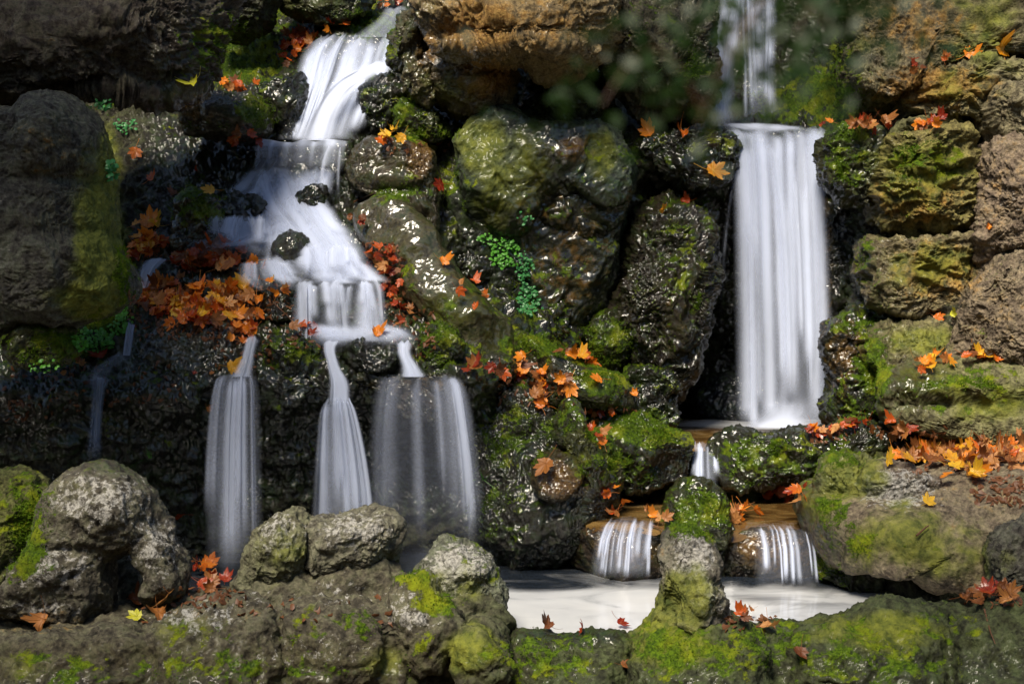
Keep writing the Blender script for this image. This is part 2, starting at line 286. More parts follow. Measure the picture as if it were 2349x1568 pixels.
def finish(name, V, F, base, rough, wet0, seed, lumps=(), strata=0., size=.5, masks=True, moss0=0., bumpy=1., fine=1.):
    """craggy displacement, then the masks that say where moss, stain and wet lie"""
    for (u, v, ru, rv, h) in lumps:
        pu, pv = UV(V); g = np.exp(-(((pu - u) / ru) ** 2 + ((pv - v) / rv) ** 2)); front = 1.
        V = V + np.outer(g * h, np.array([0, -1, .15]))
    n = vnormals(V, F); o = seed * 3.17
    d = fbm(V, 1.4 / size, 3, 'n', off=o) * .11 * size * (.5 + rough)
    Vd = V + np.stack([fbm(V, 4, 2, off=o + 20), fbm(V, 4, 2, off=o + 31), fbm(V, 4, 2, off=o + 43)], -1) * .08
    d = d + fbm(Vd, 4.5, 4, 'b', off=o + 3, sq=(1, 1, 1 + strata * 2)) * -.075 * rough
    d = d + fbm(Vd, 12, 5, 'r', .6, off=o + 9, sq=(1, 1, 1 + strata)) * .042 * rough * fine
    d = d + fbm(V, 46, 3, 'b', .6, off=o + 4) * -.012 * (.3 + rough) * fine
    V = V + n * d[:, None]; n = vnormals(V, F)
    pu, pv = UV(V)
    me_n = len(V); m = np.zeros((me_n, 4))
    m[:, 0] = np.clip(sample(M_MOSS, pu, pv) * .84 + moss0, 0, 1); m[:, 1] = sample(M_ALG, pu, pv); m[:, 2] = sample(M_OCH, pu, pv); m[:, 3] = sample(M_PALE, pu, pv)
    wet = np.clip(sample(M_WET, pu, pv) * 1.0 + wet0, 0, 1)
    ctr = V.mean(0); me = mesh_np(name, V - ctr, F, ROCK)
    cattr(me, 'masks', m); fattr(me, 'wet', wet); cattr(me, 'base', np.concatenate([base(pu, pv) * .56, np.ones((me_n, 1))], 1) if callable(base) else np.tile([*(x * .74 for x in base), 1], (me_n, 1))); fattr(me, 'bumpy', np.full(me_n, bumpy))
    f = fbm(V, 11, 3, off=2)
    sel = np.where((m[:, 0] + n[:, 2] * .32 + f * 1.2 > .62) & (m[:, 0] > .35) & (n[:, 1] < .3) & (pu > -60) & (pu < 2420) & (pv > -30) & (pv < 1600))[0]
    TUFT.append((V[sel], n[sel]))
    return me, ctr
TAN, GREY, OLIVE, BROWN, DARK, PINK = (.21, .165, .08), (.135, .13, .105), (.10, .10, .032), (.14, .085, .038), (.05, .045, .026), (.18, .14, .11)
def shell(pts, Y, tf, tb, e=.8, tilt=0., ctr=None, px=2.6, facet=.6):
    c = catmull(pts); cu, cv = ctr if ctr else (c[:, 0].mean(), c[:, 1].mean())
    ang = np.arctan2(c[:, 1] - cv, c[:, 0] - cu); rad = np.hypot(c[:, 0] - cu, c[:, 1] - cv); s = np.argsort(ang)
    ang, rad = ang[s], rad[s]
    size = math.sqrt((c[:, 0].max() - c[:, 0].min()) * (c[:, 1].max() - c[:, 1].min()))
    n = int(np.clip(size * .8 / px, 14, 190)); D, F = cubesphere(n)
    th = np.arctan2(-D[:, 2], D[:, 0]); R = np.interp(th, ang, rad, period=2 * math.pi)
    s_ = np.hypot(D[:, 0], D[:, 2]); ss = s_ ** e; cc = np.sign(D[:, 1]) * np.abs(D[:, 1]) ** e
    pu = cu + R * np.cos(th) * ss; pv = cv + R * np.sin(th) * ss
    V = P(pu, pv, Y); zc = V[:, 2].mean()
    dy = np.where(cc < 0, cc * tf, cc * tb) + tilt * (V[:, 2] - zc)
    V[:, 1] += dy
    c0 = V.mean(0); fr = np.random.default_rng(int(abs(cu * 7 + cv * 13)))
    for k_ in range(int(5 + 14 * facet)):
        dr = np.array([fr.normal(0, .8), -abs(fr.normal(0, 1)) - .25, fr.normal(0, .7)]); dr /= np.linalg.norm(dr)
        pj = (V - c0) @ dr; h = pj.max() * fr.uniform(.66, .92); V -= np.outer(np.maximum(0, pj - h) * .85 * min(1, .4 + facet), dr)
    return V, F, size * Y / FPX
NR = [0]
def fuse(V, F, vox=.010, it=12, fac=.5):
    """union of overlapping closed shells with softened creases"""
    me = mesh_np('tmp', V, F, ROCK); o = link('tmp', me); m = o.modifiers.new('r', 'REMESH'); m.mode = 'VOXEL'; m.voxel_size = vox
    m2 = o.modifiers.new('s', 'SMOOTH'); m2.factor = fac; m2.iterations = it
    bpy.context.view_layer.update(); ev = o.evaluated_get(bpy.context.evaluated_depsgraph_get()); q = ev.to_mesh()
    co = np.zeros(len(q.vertices) * 3, np.float32); q.vertices.foreach_get('co', co); q.calc_loop_triangles(); f = np.zeros(len(q.loop_triangles) * 3, np.int32)
    q.loop_triangles.foreach_get('vertices', f); ev.to_mesh_clear(); bpy.data.objects.remove(o); bpy.data.meshes.remove(me)
    return co.reshape(-1, 3).astype(float), f.reshape(-1, 3)
def rock(label, pts, Y, tf=.25, tb=.3, base=GREY, rough=.6, e=.8, tilt=.25, wet=0., lumps=(), strata=0., cat='rock', name='boulder', group=None, extra=(), ctr=None, moss=0., bumpy=1., fine=1., facet=None, fused=0):
    facet = rough if facet is None else facet; fz = fused
    NR[0] += 1
    V, F, size = shell(pts, Y, tf, tb, e, tilt, ctr, facet=facet)
    for (p2, Y2, tf2, tb2) in extra:
        V2, F2, _ = shell(p2, Y2, tf2, tb2, e, tilt, facet=facet); F = np.concatenate([F, F2 + len(V)]); V = np.concatenate([V, V2])
    if fz: V, F = fuse(V, F, it=fz)
    me, c = finish(name, V, F, base, rough, wet, NR[0], lumps, strata, size, moss0=moss, bumpy=bumpy, fine=fine)
    return tag(link(name, me, c), label, cat, group)
# ------------------------------------------------------------------ the rock face behind everything
Z_UP = HC - 9.75 / FPX * 510 ; Z_MID = .27
CP = [  # left part
 (-350,1500,9.2),(300,1500,9.4),(800,1500,9.4),(1200,1500,9.4),(1600,1500,9.3),(2000,1500,8.9),(2400,1500,8.4),(2700,1500,8.4),
 (-350,1300,8.8),(0,1300,8.95),(300,1310,9.2),(560,1310,9.3),(780,1310,9.25),(1000,1310,9.3),(1250,1310,9.1),(1420,1330,8.95),(1600,1330,9.0),(1780,1340,8.9),(1950,1330,8.65),(2100,1320,8.3),(2400,1320,8.0),(2700,1300,7.9),
 (-350,1080,8.7),(0,1080,8.95),(200,1080,9.1),(420,1060,9.1),(560,1080,9.25),(680,1060,9.12),(790,1060,9.25),(980,1080,9.3),(1150,1080,9.15),(1300,1100,9.2),
 (-350,920,8.6),(0,900,8.85),(150,890,8.85),(230,920,9.0),(350,900,8.9),(450,930,8.9),(540,910,9.1),(660,920,9.0),(790,950,9.1),(880,900,9.0),(980,930,9.15),(1120,940,9.05),
 (0,860,8.95),(150,850,8.95),(300,850,8.95),(400,850,8.95),(540,865,8.92),(650,870,8.95),(780,870,8.95),(980,862,8.95),(1080,870,8.95),
 (-350,760,9.2),(0,760,9.4),(250,760,9.4),(400,760,9.25),(560,790,9.1),(740,785,9.2),(940,785,9.2),(1080,800,9.4),(830,770,9.3),
 (300,680,9.55),(450,690,9.4),(600,700,9.45),(700,660,9.5),(780,645,9.5),(870,650,9.5),(780,760,9.42),(1000,680,9.8),
 (0,600,9.9),(300,600,9.8),(450,600,9.75),(600,600,9.75),(700,590,9.75),(850,590,9.8),(1000,560,10.1),
 (250,480,10.1),(400,500,9.95),(550,480,9.95),(650,480,10.1),(760,480,10.05),(880,480,10.2),(560,540,9.8),(740,550,9.85),
 (250,340,10.5),(400,340,10.45),(520,350,10.4),(560,420,10.2),(690,385,10.35),(690,328,10.35),(790,335,10.3),(900,350,10.4),(1000,400,10.5),
 (250,240,10.8),(500,250,10.7),(700,250,10.75),(800,250,10.8),(900,260,10.6),(740,180,10.95),(850,180,10.95),(600,180,11.0),(550,120,11.3),
 (800,90,11.1),(900,60,11.2),(650,60,11.5),(500,20,11.8),(850,0,11.7),(200,0,11.5),(-350,300,10.2),(-350,-150,11),(600,-150,12),(900,-150,12.2),
 # centre wall
 (1000,200,11),(1250,260,10.9),(1100,420,10.35),(1200,500,10.25),(1300,420,10.3),(1300,560,10.4),(1200,700,10.2),(1100,600,10.3),(1050,680,10.1),(1330,700,10.35),(1400,500,10.3),(1430,650,10.35),(1420,860,10.3),(1280,860,10.0),
 (1250,350,10.3),(1400,330,10.4),(1550,330,10.5),(1400,250,11.1),(1550,250,11.3),(1300,100,11.3),(1300,-150,12),(1200,800,9.7),(1200,940,9.3),(1350,960,9.6),
 # cave and right fall
 (1640,450,11.3),(1640,600,11.5),(1660,800,11.5),(1680,890,11.1),(1700,940,10.8),(1750,600,11.3),(1850,600,11.1),(1880,450,10.9),(1900,800,10.8),(1880,940,10.7),(1550,900,10.6),(1550,955,10.5),
 (1680,300,10.85),(1800,300,10.8),(1880,310,10.75),(1700,345,10.9),(1850,350,10.9),(1700,250,11.6),(1800,200,11.8),(1650,100,11.9),(1800,80,12),(1930,200,11.2),(1930,80,11.5),(1800,-150,12.4),
 # right bank
 (1960,350,10.4),(1960,600,10.5),(1960,750,10.3),(1980,900,10.1),(1920,960,10.3),(2100,300,10.4),(2100,550,10.3),(2250,300,10.3),(2250,600,10.1),(2350,300,10.2),(2400,800,9.7),(2150,740,10.0),(2150,830,9.8),(2350,830,9.6),(2100,0,11),(2400,0,10.8),(2700,0,10.8),(2700,600,9.9),
 (2100,980,9.7),(2250,1010,9.5),(2400,1010,9.3),(2700,1000,9.2),(2100,1060,9.2),(2250,1060,9.05),(2400,1060,8.95),(2700,1060,8.8),(2100,1150,8.7),(2250,1150,8.5),(2400,1150,8.4),(1960,1100,9.1),(1960,1200,8.9),(1900,1280,8.75)]
for uu in (1420, 1500, 1600, 1750, 1840):
    for vv in (1135, 1165, 1205): CP.append((uu, vv, float(Yplane(vv, Z_MID - .26))))
for uu in (1580, 1700, 1850):
    for vv in (968, 985, 1012): CP.append((uu, vv, float(Yplane(vv, Z_UP - .24))))
for uu in (1500, 1620, 1760): CP += [(uu, 1080, 9.8), (uu, 1040, 9.85)]
CP += [(2100,1393,8.1),(2000,1365,8.42),(1900,1345,8.62),(2300,1425,7.85)]
CP = np.array(CP, float)
_r = (CP[:, 0] >= 1960) & (CP[:, 1] < 960) & (CP[:, 1] > -50); CP[_r, 2] -= .32
_r = (CP[:, 0] >= 1000) & (CP[:, 0] <= 1440) & (CP[:, 1] < 900) & (CP[:, 1] > 250); CP[_r, 2] -= .17
def rbf_fit(cp):
    q = cp[:, :2] / 400.; d = np.linalg.norm(q[:, None] - q[None], axis=2); n = len(q)
    A = np.zeros((n + 3, n + 3)); A[:n, :n] = -d + np.eye(n) * -.01; A[:n, n] = 1; A[:n, n + 1:] = q; A[n, :n] = 1; A[n + 1:, :n] = q.T
    return q, np.linalg.solve(A, np.concatenate([cp[:, 2], [0, 0, 0]]))
_q, _w = rbf_fit(CP)
dm = np.zeros((GH, GW)); qq = np.stack([gu, gv], -1) / 400.
for i in range(len(_q)): dm -= _w[i] * np.linalg.norm(qq - _q[i], axis=-1)
dm += _w[-3] + _w[-2] * qq[..., 0] + _w[-1] * qq[..., 1]
BED = [  # stones and hollows of the stream bed (u, v, ru, rv, metres toward the viewer)
 (665,560,38,26,.16),(560,470,40,40,.12),(640,620,60,26,.14),(700,470,40,26,.08),(540,640,50,20,.08),(720,700,26,40,.05),(840,690,20,50,.06),(430,640,40,18,.1),
 (470,585,60,20,.1),(620,690,40,24,.12),(380,800,60,40,.1),(250,900,110,40,.1),(100,920,90,50,.12),(400,920,90,50,.1),(660,930,50,60,.1),(540,1000,50,160,-.12),(790,1050,50,140,-.1),(980,1050,90,160,-.1),
 (890,950,20,60,.1),(150,1000,60,60,.08),(320,1040,70,60,.08),(900,620,30,30,.08),(860,560,30,25,.08),(800,590,30,20,.1),(740,380,30,40,.06),(620,400,30,25,.08),(300,400,80,60,.08),(420,400,60,50,.06),(520,380,30,30,.06),
 (1280,480,60,60,.12),(1350,560,60,80,.1),(1220,600,40,70,.1),(1300,700,60,60,.12),(1150,620,50,60,.08),(1500,380,80,26,.1),(1380,450,50,50,.08),(1600,370,60,30,.1)]
for (u, v, ru, rv, h) in BED: dm -= h * np.exp(-(((gu - u) / ru) ** 2 + ((gv - v) / rv) ** 2))
def D(u, v): return sample(dm, np.asarray(u, float), np.asarray(v, float))
def grid_faces(nv, nu):
    i = np.arange(nv * nu).reshape(nv, nu); return np.stack([i[:-1, :-1], i[1:, :-1], i[1:, 1:], i[:-1, 1:]], -1).reshape(-1, 4)
us = np.arange(-340, 2680, 3.0); vs = np.arange(-190, 1500, 3.0)
U_, V_ = np.meshgrid(us, vs); Vw = P(U_.ravel(), V_.ravel(), D(U_.ravel(), V_.ravel())); Fw = grid_faces(len(vs), len(us))
pool_m = lambda u, v: (np.exp(-((u - 1640) / 260) ** 4 - ((v - 1170) / 45) ** 4) + np.exp(-((u - 1700) / 200) ** 4 - ((v - 990) / 30) ** 4))
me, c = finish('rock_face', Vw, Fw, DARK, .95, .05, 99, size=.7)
pm_ = None
link('rock_face', me, c)['kind'] = 'structure'
print('face', time.time() - T0)
# ------------------------------------------------------------------ boulders
W = .9
rock('large dark brown boulder overhanging in the top left corner', [(-200,-160),(200,-190),(480,-150),(489,60),(470,150),(415,205),(350,216),(200,203),(100,205),(-60,215),(-220,200)], 8.9, .45, .7, (.095,.075,.06), .95, .6, .35, strata=.6, lumps=[(260,60,200,50,.12),(110,120,90,50,.10),(360,170,100,30,-.1),(200,175,120,25,-.08)])
rock('tall rounded upright rock at the left edge, dark grey with olive flank', [(-140,300),(-60,250),(10,243),(55,240),(100,213),(150,222),(195,262),(228,330),(238,400),(246,470),(262,540),(290,600),(316,650),(320,692),(290,722),(230,737),(150,747),(60,738),(-60,760),(-160,740),(-180,500)], 8.3, .42, .5, (.085,.08,.068), .45, .75, .1, lumps=[(125,300,105,85,.14),(120,405,120,16,-.05),(170,610,120,60,.05),(20,300,26,90,-.06),(120,530,100,12,-.02),(240,690,50,40,.1),(80,700,80,30,.04)], ctr=(70,480), bumpy=.7, facet=.1)
rock('low round mossy boulder at the foot of the tall left rock', [(8,800),(20,765),(60,742),(110,740),(150,755),(176,790),(168,822),(100,838),(30,838)], 8.15, .2, .2, OLIVE, .5, .85, .3)
rock('bright mossy block behind the arched rock at the left edge', [(-90,1110),(0,1094),(60,1100),(85,1125),(100,1180),(95,1240),(60,1330),(0,1380),(-110,1380)], 7.9, .2, .3, OLIVE, .5, .7, .3)
# left ledges
rock('flat-topped mossy block under a row of leaves, left of the upper fall', [(412,225),(440,210),(520,209),(600,211),(617,240),(616,300),(570,318),(470,312),(420,290)], 10.15, .22, .3, (.14,.11,.07), .5, .55, .1, wet=.2)
rock('small dark block between the mossy block and the upper fall', [(595,185),(640,168),(690,172),(708,230),(700,318),(640,322),(612,280)], 10.4, .2, .3, DARK, .6, .6, .1, wet=.5)
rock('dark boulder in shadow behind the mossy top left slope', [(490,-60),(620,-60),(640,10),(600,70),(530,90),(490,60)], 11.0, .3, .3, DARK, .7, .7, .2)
rock('grey green boulder at the very top above the left leaves', [(640,-60),(860,-60),(850,20),(800,50),(730,55),(650,30)], 11.2, .3, .3, OLIVE, .7, .7, .2)
rock('dark moss covered stone left of the misty cascade', [(385,500),(405,455),(440,437),(480,445),(505,480),(515,530),(490,565),(430,575),(395,555)], 9.75, .18, .25, DARK, .7, .85, .2, wet=.6)
rock('wet brown-flanked block at the right end of the water ledge', [(793,345),(820,320),(880,317),(950,324),(985,345),(1000,400),(1004,480),(990,540),(930,520),(870,450),(815,430),(797,400)], 10.0, .25, .35, (.22,.18,.10), .45, .65, .2, wet=.7, bumpy=.6, lumps=[(890,430,90,14,-.07)])
rock('smooth wet humped rock running down to the right beside the cascade', [(812,505),(830,462),(878,444),(930,458),(990,510),(1015,560),(1015,640),(985,690),(925,650),(872,595),(832,550)], 9.62, .22, .3, (.27,.24,.13), .3, .75, .3, wet=.55, fused=25, bumpy=.45, fine=.5,
     extra=[([(858,575),(930,545),(1010,575),(1062,640),(1118,692),(1172,745),(1208,795),(1205,850),(1115,868),(1035,805),(965,745),(895,680)], 9.42, .2, .3)])
rock('dark narrow rock behind the smooth humped rock', [(965,520),(1005,555),(1040,600),(1045,660),(1020,690),(985,640)], 9.9, .15, .3, OLIVE, .5, .8, .2, wet=.5)
rock('wet grey rounded stone on the lip between the left falls', [(312,830),(330,770),(385,745),(450,745),(510,765),(532,820),(510,880),(420,900),(340,880)], 9.05, .18, .3, GREY, .75, .85, .4, wet=.5)
rock('round mossy stone between the second and third streams', [(597,810),(635,772),(690,768),(725,790),(737,850),(710,890),(620,895),(598,860)], 9.05, .17, .3, DARK, .7, .8, .3, wet=.5)
rock('small dark wet stone capped by an orange leaf between two streams', [(780,815),(808,782),(860,775),(898,800),(906,840),(880,868),(800,862)], 9.05, .14, .25, DARK, .7, .85, .3, wet=.7)
rock('mossy stone right of the smallest upper stream', [(958,800),(975,750),(1010,738),(1050,765),(1060,820),(1050,858),(990,858),(960,840)], 9.1, .16, .25, OLIVE, .6, .85, .3, wet=.4)
rock('pale brown water-worn stone under the wide left-centre fall', [(848,890),(880,866),(950,856),(1040,862),(1090,880),(1090,930),(1040,960),(950,960),(860,940)], 9.08, .16, .3, (.24,.19,.14), .55, .75, .2, wet=.6)
rock('glittering wet stone in the middle of the cascade', [(622,575),(640,545),(670,532),(700,540),(722,565),(715,592),(660,600)], 9.62, .12, .2, GREY, .4, .9, .3, wet=1., bumpy=.5)
rock('dark wet rounded stone in the lower left of the cascade', [(575,680),(600,645),(650,645),(690,675),(695,720),(650,750),(590,735)], 9.4, .15, .2, DARK, .7, .9, .3, wet=1.)
rock('dark wet stone poking through the cascade, left edge', [(542, 505), (537, 477), (505, 465), (473, 482), (468, 505), (473, 533), (505, 537), (537, 533)], 9.88, .13, .2, DARK, .7, .85, .3, wet=1.)
rock('flat dark wet stone poking through the cascade, centre left', [(625, 478), (620, 454), (592, 444), (564, 458), (559, 478), (564, 502), (592, 506), (620, 502)], 9.95, .13, .2, DARK, .7, .85, .3, wet=1.)
rock('small rounded wet stone poking through the cascade, lower left corner', [(548, 548), (544, 531), (520, 524), (496, 534), (492, 548), (496, 565), (520, 567), (544, 565)], 9.78, .13, .2, DARK, .7, .85, .3, wet=1.)
rock('low wet wet stone poking through the cascade, right side', [(747, 468), (742, 436), (716, 423), (690, 442), (685, 468), (690, 500), (716, 505), (742, 500)], 9.95, .13, .2, DARK, .7, .85, .3, wet=1.)
rock('broad low wet stone poking through the cascade, veil below the glittering stone', [(660, 622), (653, 600), (612, 590), (571, 604), (564, 622), (571, 644), (612, 648), (653, 644)], 9.62, .13, .2, DARK, .7, .85, .3, wet=1.)
rock('little wet stone poking through the cascade, right end below the glittering stone', [(793, 596), (789, 577), (765, 570), (741, 581), (737, 596), (741, 615), (765, 618), (789, 615)], 9.66, .13, .2, DARK, .7, .85, .3, wet=1.)
rock('narrow wet stone poking through the cascade, foot of the lower step', [(750, 726), (746, 698), (722, 686), (698, 703), (694, 726), (698, 754), (722, 758), (746, 754)], 9.33, .13, .2, DARK, .7, .85, .3, wet=1.)
# centre top
rock('huge tan and ochre boulder jutting out at the top centre', [(950,60),(945,-120),(1200,-190),(1420,-130),(1430,60),(1390,135),(1330,168),(1270,165),(1185,135),(1090,148),(1020,135),(970,105)], 10.0, .42, .8, (.36,.26,.13), .85, .62, .45, strata=.3, lumps=[(1020,110,60,20,.12),(1080,60,60,30,-.1),(1230,110,80,26,.1),(1320,60,50,60,-.05),(1150,20,60,40,.08)])
rock('square ochre block tucked under the huge tan boulder', [(985,150),(1060,132),(1120,134),(1168,145),(1175,190),(1160,245),(1110,263),(1050,268),(1000,240),(965,195)], 10.15, .2, .5, (.28,.21,.11), .7, .55, .2, lumps=[(1110,190,50,35,.04),(1030,230,40,30,-.06)])
rock('dark mossy boulder hanging left of the high right fall', [(1370,60),(1380,-140),(1640,-140),(1635,20),(1642,150),(1625,240),(1595,290),(1490,292),(1420,220),(1380,140)], 10.25, .4, .7, (.11,.095,.06), .9, .65, .35)
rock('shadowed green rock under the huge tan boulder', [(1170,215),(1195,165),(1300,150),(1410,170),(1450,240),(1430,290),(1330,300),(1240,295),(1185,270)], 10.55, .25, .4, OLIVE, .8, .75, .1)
rock('narrow rough rock standing right of the topmost water', [(888,140),(900,80),(925,32),(955,22),(975,70),(968,120),(950,150),(910,160)], 10.35, .2, .3, (.21,.18,.09), .8, .75, .1)
rock('small ochre stone wedged left of the square block', [(918,185),(935,150),(965,128),(990,155),(1000,210),(985,250),(945,225)], 10.2, .15, .3, (.22,.18,.08), .8, .75, .1)
rock('knobbly dark wet rock right beside the bright upper fall', [(828,200),(860,175),(905,170),(930,215),(940,290),(900,320),(840,318),(820,260)], 10.45, .2, .3, DARK, .9, .75, .1, wet=.9)
rock('mossy slope rock below the small ochre stone', [(920,230),(970,240),(1030,280),(1040,318),(960,322),(915,310)], 10.25, .15, .3, OLIVE, .7, .75, .1, wet=.2)
rock('broad smooth overhanging centre face striped with algae, glossy wet in its middle', [(1036,330),(1060,290),(1105,262),(1165,258),(1215,284),(1280,296),(1335,292),(1358,280),(1400,280),(1445,292),(1462,350),(1450,440),(1400,475),(1340,435),(1275,430),(1235,455),(1210,525),(1150,545),(1085,505),(1050,420)], 10.04, .10, .4, (.085,.10,.07), .6, .42, .12, wet=.2, bumpy=.5, fine=.7, ctr=(1230,350), facet=0, fused=25,
     extra=[([(1030,400),(1180,360),(1300,350),(1450,370),(1440,520),(1400,700),(1260,800),(1110,720),(1040,560)], 10.22, .22, .4), ([(1130,300),(1250,290),(1400,300),(1410,400),(1300,440),(1180,440),(1110,400)], 10.12, .2, .3)], lumps=[(1290,360,60,40,.04),(1110,420,30,70,.03)])
rock('long wet dark shelf running to the right fall', [(1420,320),(1500,300),(1620,298),(1680,310),(1700,360),(1680,420),(1580,430),(1480,420),(1430,390)], 10.25, .22, .5, DARK, .9, .65, .2, wet=1.)
rock('tall dark dripping rock wall left of the cave', [(1435,600),(1490,480),(1560,415),(1640,395),(1690,410),(1685,500),(1650,580),(1615,680),(1600,800),(1592,900),(1560,965),(1480,960),(1440,880),(1425,740)], 10.1, .35, .6, (.12,.09,.055), 1., .75, .1, wet=1., lumps=[(1550,520,60,50,.08),(1520,700,50,90,.06),(1480,880,40,60,.08)])
rock('dark round rock at the foot of the dripping wall', [(1440,860),(1480,830),(1530,850),(1560,900),(1550,960),(1480,965),(1445,930)], 9.85, .16, .3, DARK, .9, .85, .2, wet=.8)
rock('crumbly dark rock column below the shiny shelf', [(1180,480),(1260,410),(1350,420),(1400,520),(1390,680),(1330,800),(1240,790),(1190,680)], 10.25, .22, .4, (.10,.075,.05), 1., .8, .1, wet=.6)
rock('dark bluish wet rock left of the leafy plants', [(1040,520),(1090,490),(1150,520),(1180,600),(1160,690),(1090,680),(1050,620)], 10.1, .15, .3, DARK, .8, .85, .1, wet=.8)
rock('low glistening blue-black rock on the cave floor behind the fall', [(1600,900),(1640,865),(1720,862),(1780,880),(1800,930),(1770,970),(1650,975),(1600,955)], 10.75, .2, .3, (.06,.07,.10), .6, .8, .3, wet=1.)
rock('bright moss bank at the bottom of the centre recess', [(1330,800),(1360,740),(1400,710),(1440,730),(1455,790),(1440,860),(1370,850)], 10.1, .15, .3, OLIVE, .5, .85, .3)
# centre lower
rock('long mossy boulder sloping right under the orange leaves', [(1172,800),(1186,768),(1240,788),(1300,818),(1350,845),(1410,858),(1442,890),(1468,932),(1430,955),(1340,950),(1260,930),(1195,880)], 9.35, .2, .4, (.13,.12,.06), .45, .75, .4, wet=.4)
rock('small wet rounded stone beside the red leaves', [(1110,850),(1118,815),(1150,803),(1175,820),(1182,860),(1150,880)], 9.2, .12, .2, GREY, .5, .85, .3, wet=.6)
rock('massive dark wet rock between the left falls and the small cascade', [(1070,930),(1100,880),(1180,868),(1230,900),(1275,935),(1320,960),(1350,1010),(1385,1080),(1402,1140),(1375,1190),(1352,1260),(1345,1340),(1240,1350),(1110,1350),(1085,1150)], 9.05, .28, .5, (.085,.075,.05), .8, .7, .25, wet=.8, lumps=[(1130,1000,70,60,.05),(1190,1200,80,60,.05)])
rock('brown nose-shaped stone jutting from the massive dark rock', [(1215,1085),(1235,1050),(1280,1038),(1325,1058),(1337,1085),(1322,1115),(1290,1142),(1252,1146),(1225,1118)], 8.75, .15, .25, (.17,.12,.06), .4, .85, .1, wet=.7)
rock('green pointed upright stone above the nose-shaped stone', [(1272,975),(1285,925),(1308,911),(1330,928),(1348,985),(1378,1040),(1395,1100),(1370,1135),(1330,1070),(1290,1030)], 8.85, .15, .25, OLIVE, .5, .8, .1, wet=.4, bumpy=.7)
rock('narrow mossy stone left of the clear basin', [(1348,1015),(1375,990),(1410,1030),(1430,1085),(1428,1130),(1395,1145),(1362,1090)], 9.0, .13, .25, OLIVE, .6, .8, .2)
rock('long moss-topped rock left of the narrow outlet', [(1345,965),(1395,940),(1450,940),(1500,968),(1560,1000),(1594,1020),(1592,1070),(1575,1120),(1470,1128),(1405,1090),(1362,1030)], 9.35, .2, .4, (.09,.085,.05), .7, .7, .35, wet=.4)
rock('dark mossy rim rock right of the narrow outlet', [(1642,1040),(1655,1000),(1700,994),(1770,1003),(1850,988),(1888,1010),(1892,1060),(1880,1112),(1800,1118),(1710,1124),(1655,1108)], 9.35, .2, .35, (.085,.08,.05), .8, .6, .3, wet=.4)
rock('low wet rim rock under the red leaves at the upper pool', [(1862,1010),(1910,985),(1990,980),(2080,998),(2115,1018),(2080,1045),(1970,1060),(1890,1080)], 9.3, .2, .35, DARK, .8, .75, .3, wet=.5)
rock('round mossy stone standing in the middle of the clear basin', [(1530,1175),(1548,1125),(1588,1098),(1638,1108),(1674,1142),(1682,1185),(1675,1235),(1600,1260),(1545,1235)], 8.7, .2, .25, OLIVE, .45, .8, .15, wet=.35)
rock('dark wet rock under the round mossy stone', [(1480,1260),(1510,1205),(1600,1200),(1690,1215),(1720,1260),(1715,1350),(1600,1370),(1490,1350)], 8.8, .15, .3, DARK, .8, .7, .2, wet=.9)
rock('brown ledge stone under the left basin spill', [(1322,1340),(1326,1250),(1345,1216),(1430,1210),(1500,1210),(1540,1222),(1540,1340),(1440,1360)], 8.76, .14, .4, (.15,.10,.055), .45, .5, .2, wet=1.)
rock('brown ledge stone under the right basin spill', [(1668,1345),(1672,1250),(1688,1218),(1780,1212),(1870,1216),(1900,1250),(1900,1345),(1800,1370)], 8.76, .14, .4, (.15,.10,.055), .45, .5, .2, wet=1.)
# right bank
rock('large olive brown rock mass in the top right corner', [(1950,60),(1945,-150),(2200,-200),(2550,-150),(2560,120),(2400,150),(2250,150),(2130,165),(2060,215),(2030,285),(1988,292),(1962,200)], 10.2, .35, .8, (.20,.165,.10), .85, .65, .25, strata=.4, ctr=(2140,30))
rock('long ledge block topped by gold leaves at the upper right', [(2048,235),(2065,190),(2095,160),(2200,142),(2330,130),(2400,160),(2410,255),(2280,272),(2180,264),(2060,268)], 9.95, .25, .5, (.24,.205,.11), .85, .6, .15, strata=.8)
rock('small block cut off by the right edge, below the gold leaves', [(2262,260),(2275,205),(2310,190),(2420,188),(2440,300),(2340,318),(2275,303)], 9.7, .2, .4, (.24,.20,.12), .7, .55, .1)
rock('thin flat stone behind the ledge leaves on the right', [(2055,298),(2080,278),(2140,264),(2200,268),(2256,290),(2230,310),(2080,312)], 9.95, .15, .3, (.2,.19,.09), .6, .7, .1)
rock('big square moss-tinted block on the right', [(2012,470),(2018,400),(2028,330),(2060,306),(2150,298),(2248,306),(2270,380),(2262,460),(2240,532),(2150,541),(2060,535),(2018,512)], 9.7, .25, .5, (.24,.20,.07), .85, .55, .1, strata=.6, lumps=[(2120,400,60,12,-.06),(2070,480,40,20,-.06)])
rock('knobbly moss-capped rock right of the tall fall', [(1888,360),(1900,312),(1940,286),(2000,280),(2040,305),(2035,400),(2010,470),(1950,472),(1905,425)], 9.85, .22, .4, (.12,.12,.05), .9, .7, .2, wet=.3)
rock('rounded block beneath the big square block', [(1972,620),(1982,565),(2030,541),(2140,548),(2225,540),(2252,580),(2232,650),(2185,700),(2090,713),(2010,695),(1980,660)], 9.7, .25, .5, (.23,.185,.10), .75, .65, .1, strata=.3)
rock('brown vertical rock cut off by the right edge', [(2245,560),(2252,450),(2275,330),(2349,318),(2480,318),(2500,560),(2360,610),(2270,600)], 9.65, .3, .5, (.25,.185,.13), .8, .65, .15)
rock('tilted brown slab leaning at the right edge', [(2180,800),(2215,720),(2270,640),(2349,575),(2500,540),(2500,830),(2349,835),(2220,830)], 9.35, .25, .5, (.23,.175,.12), .75, .65, .2)
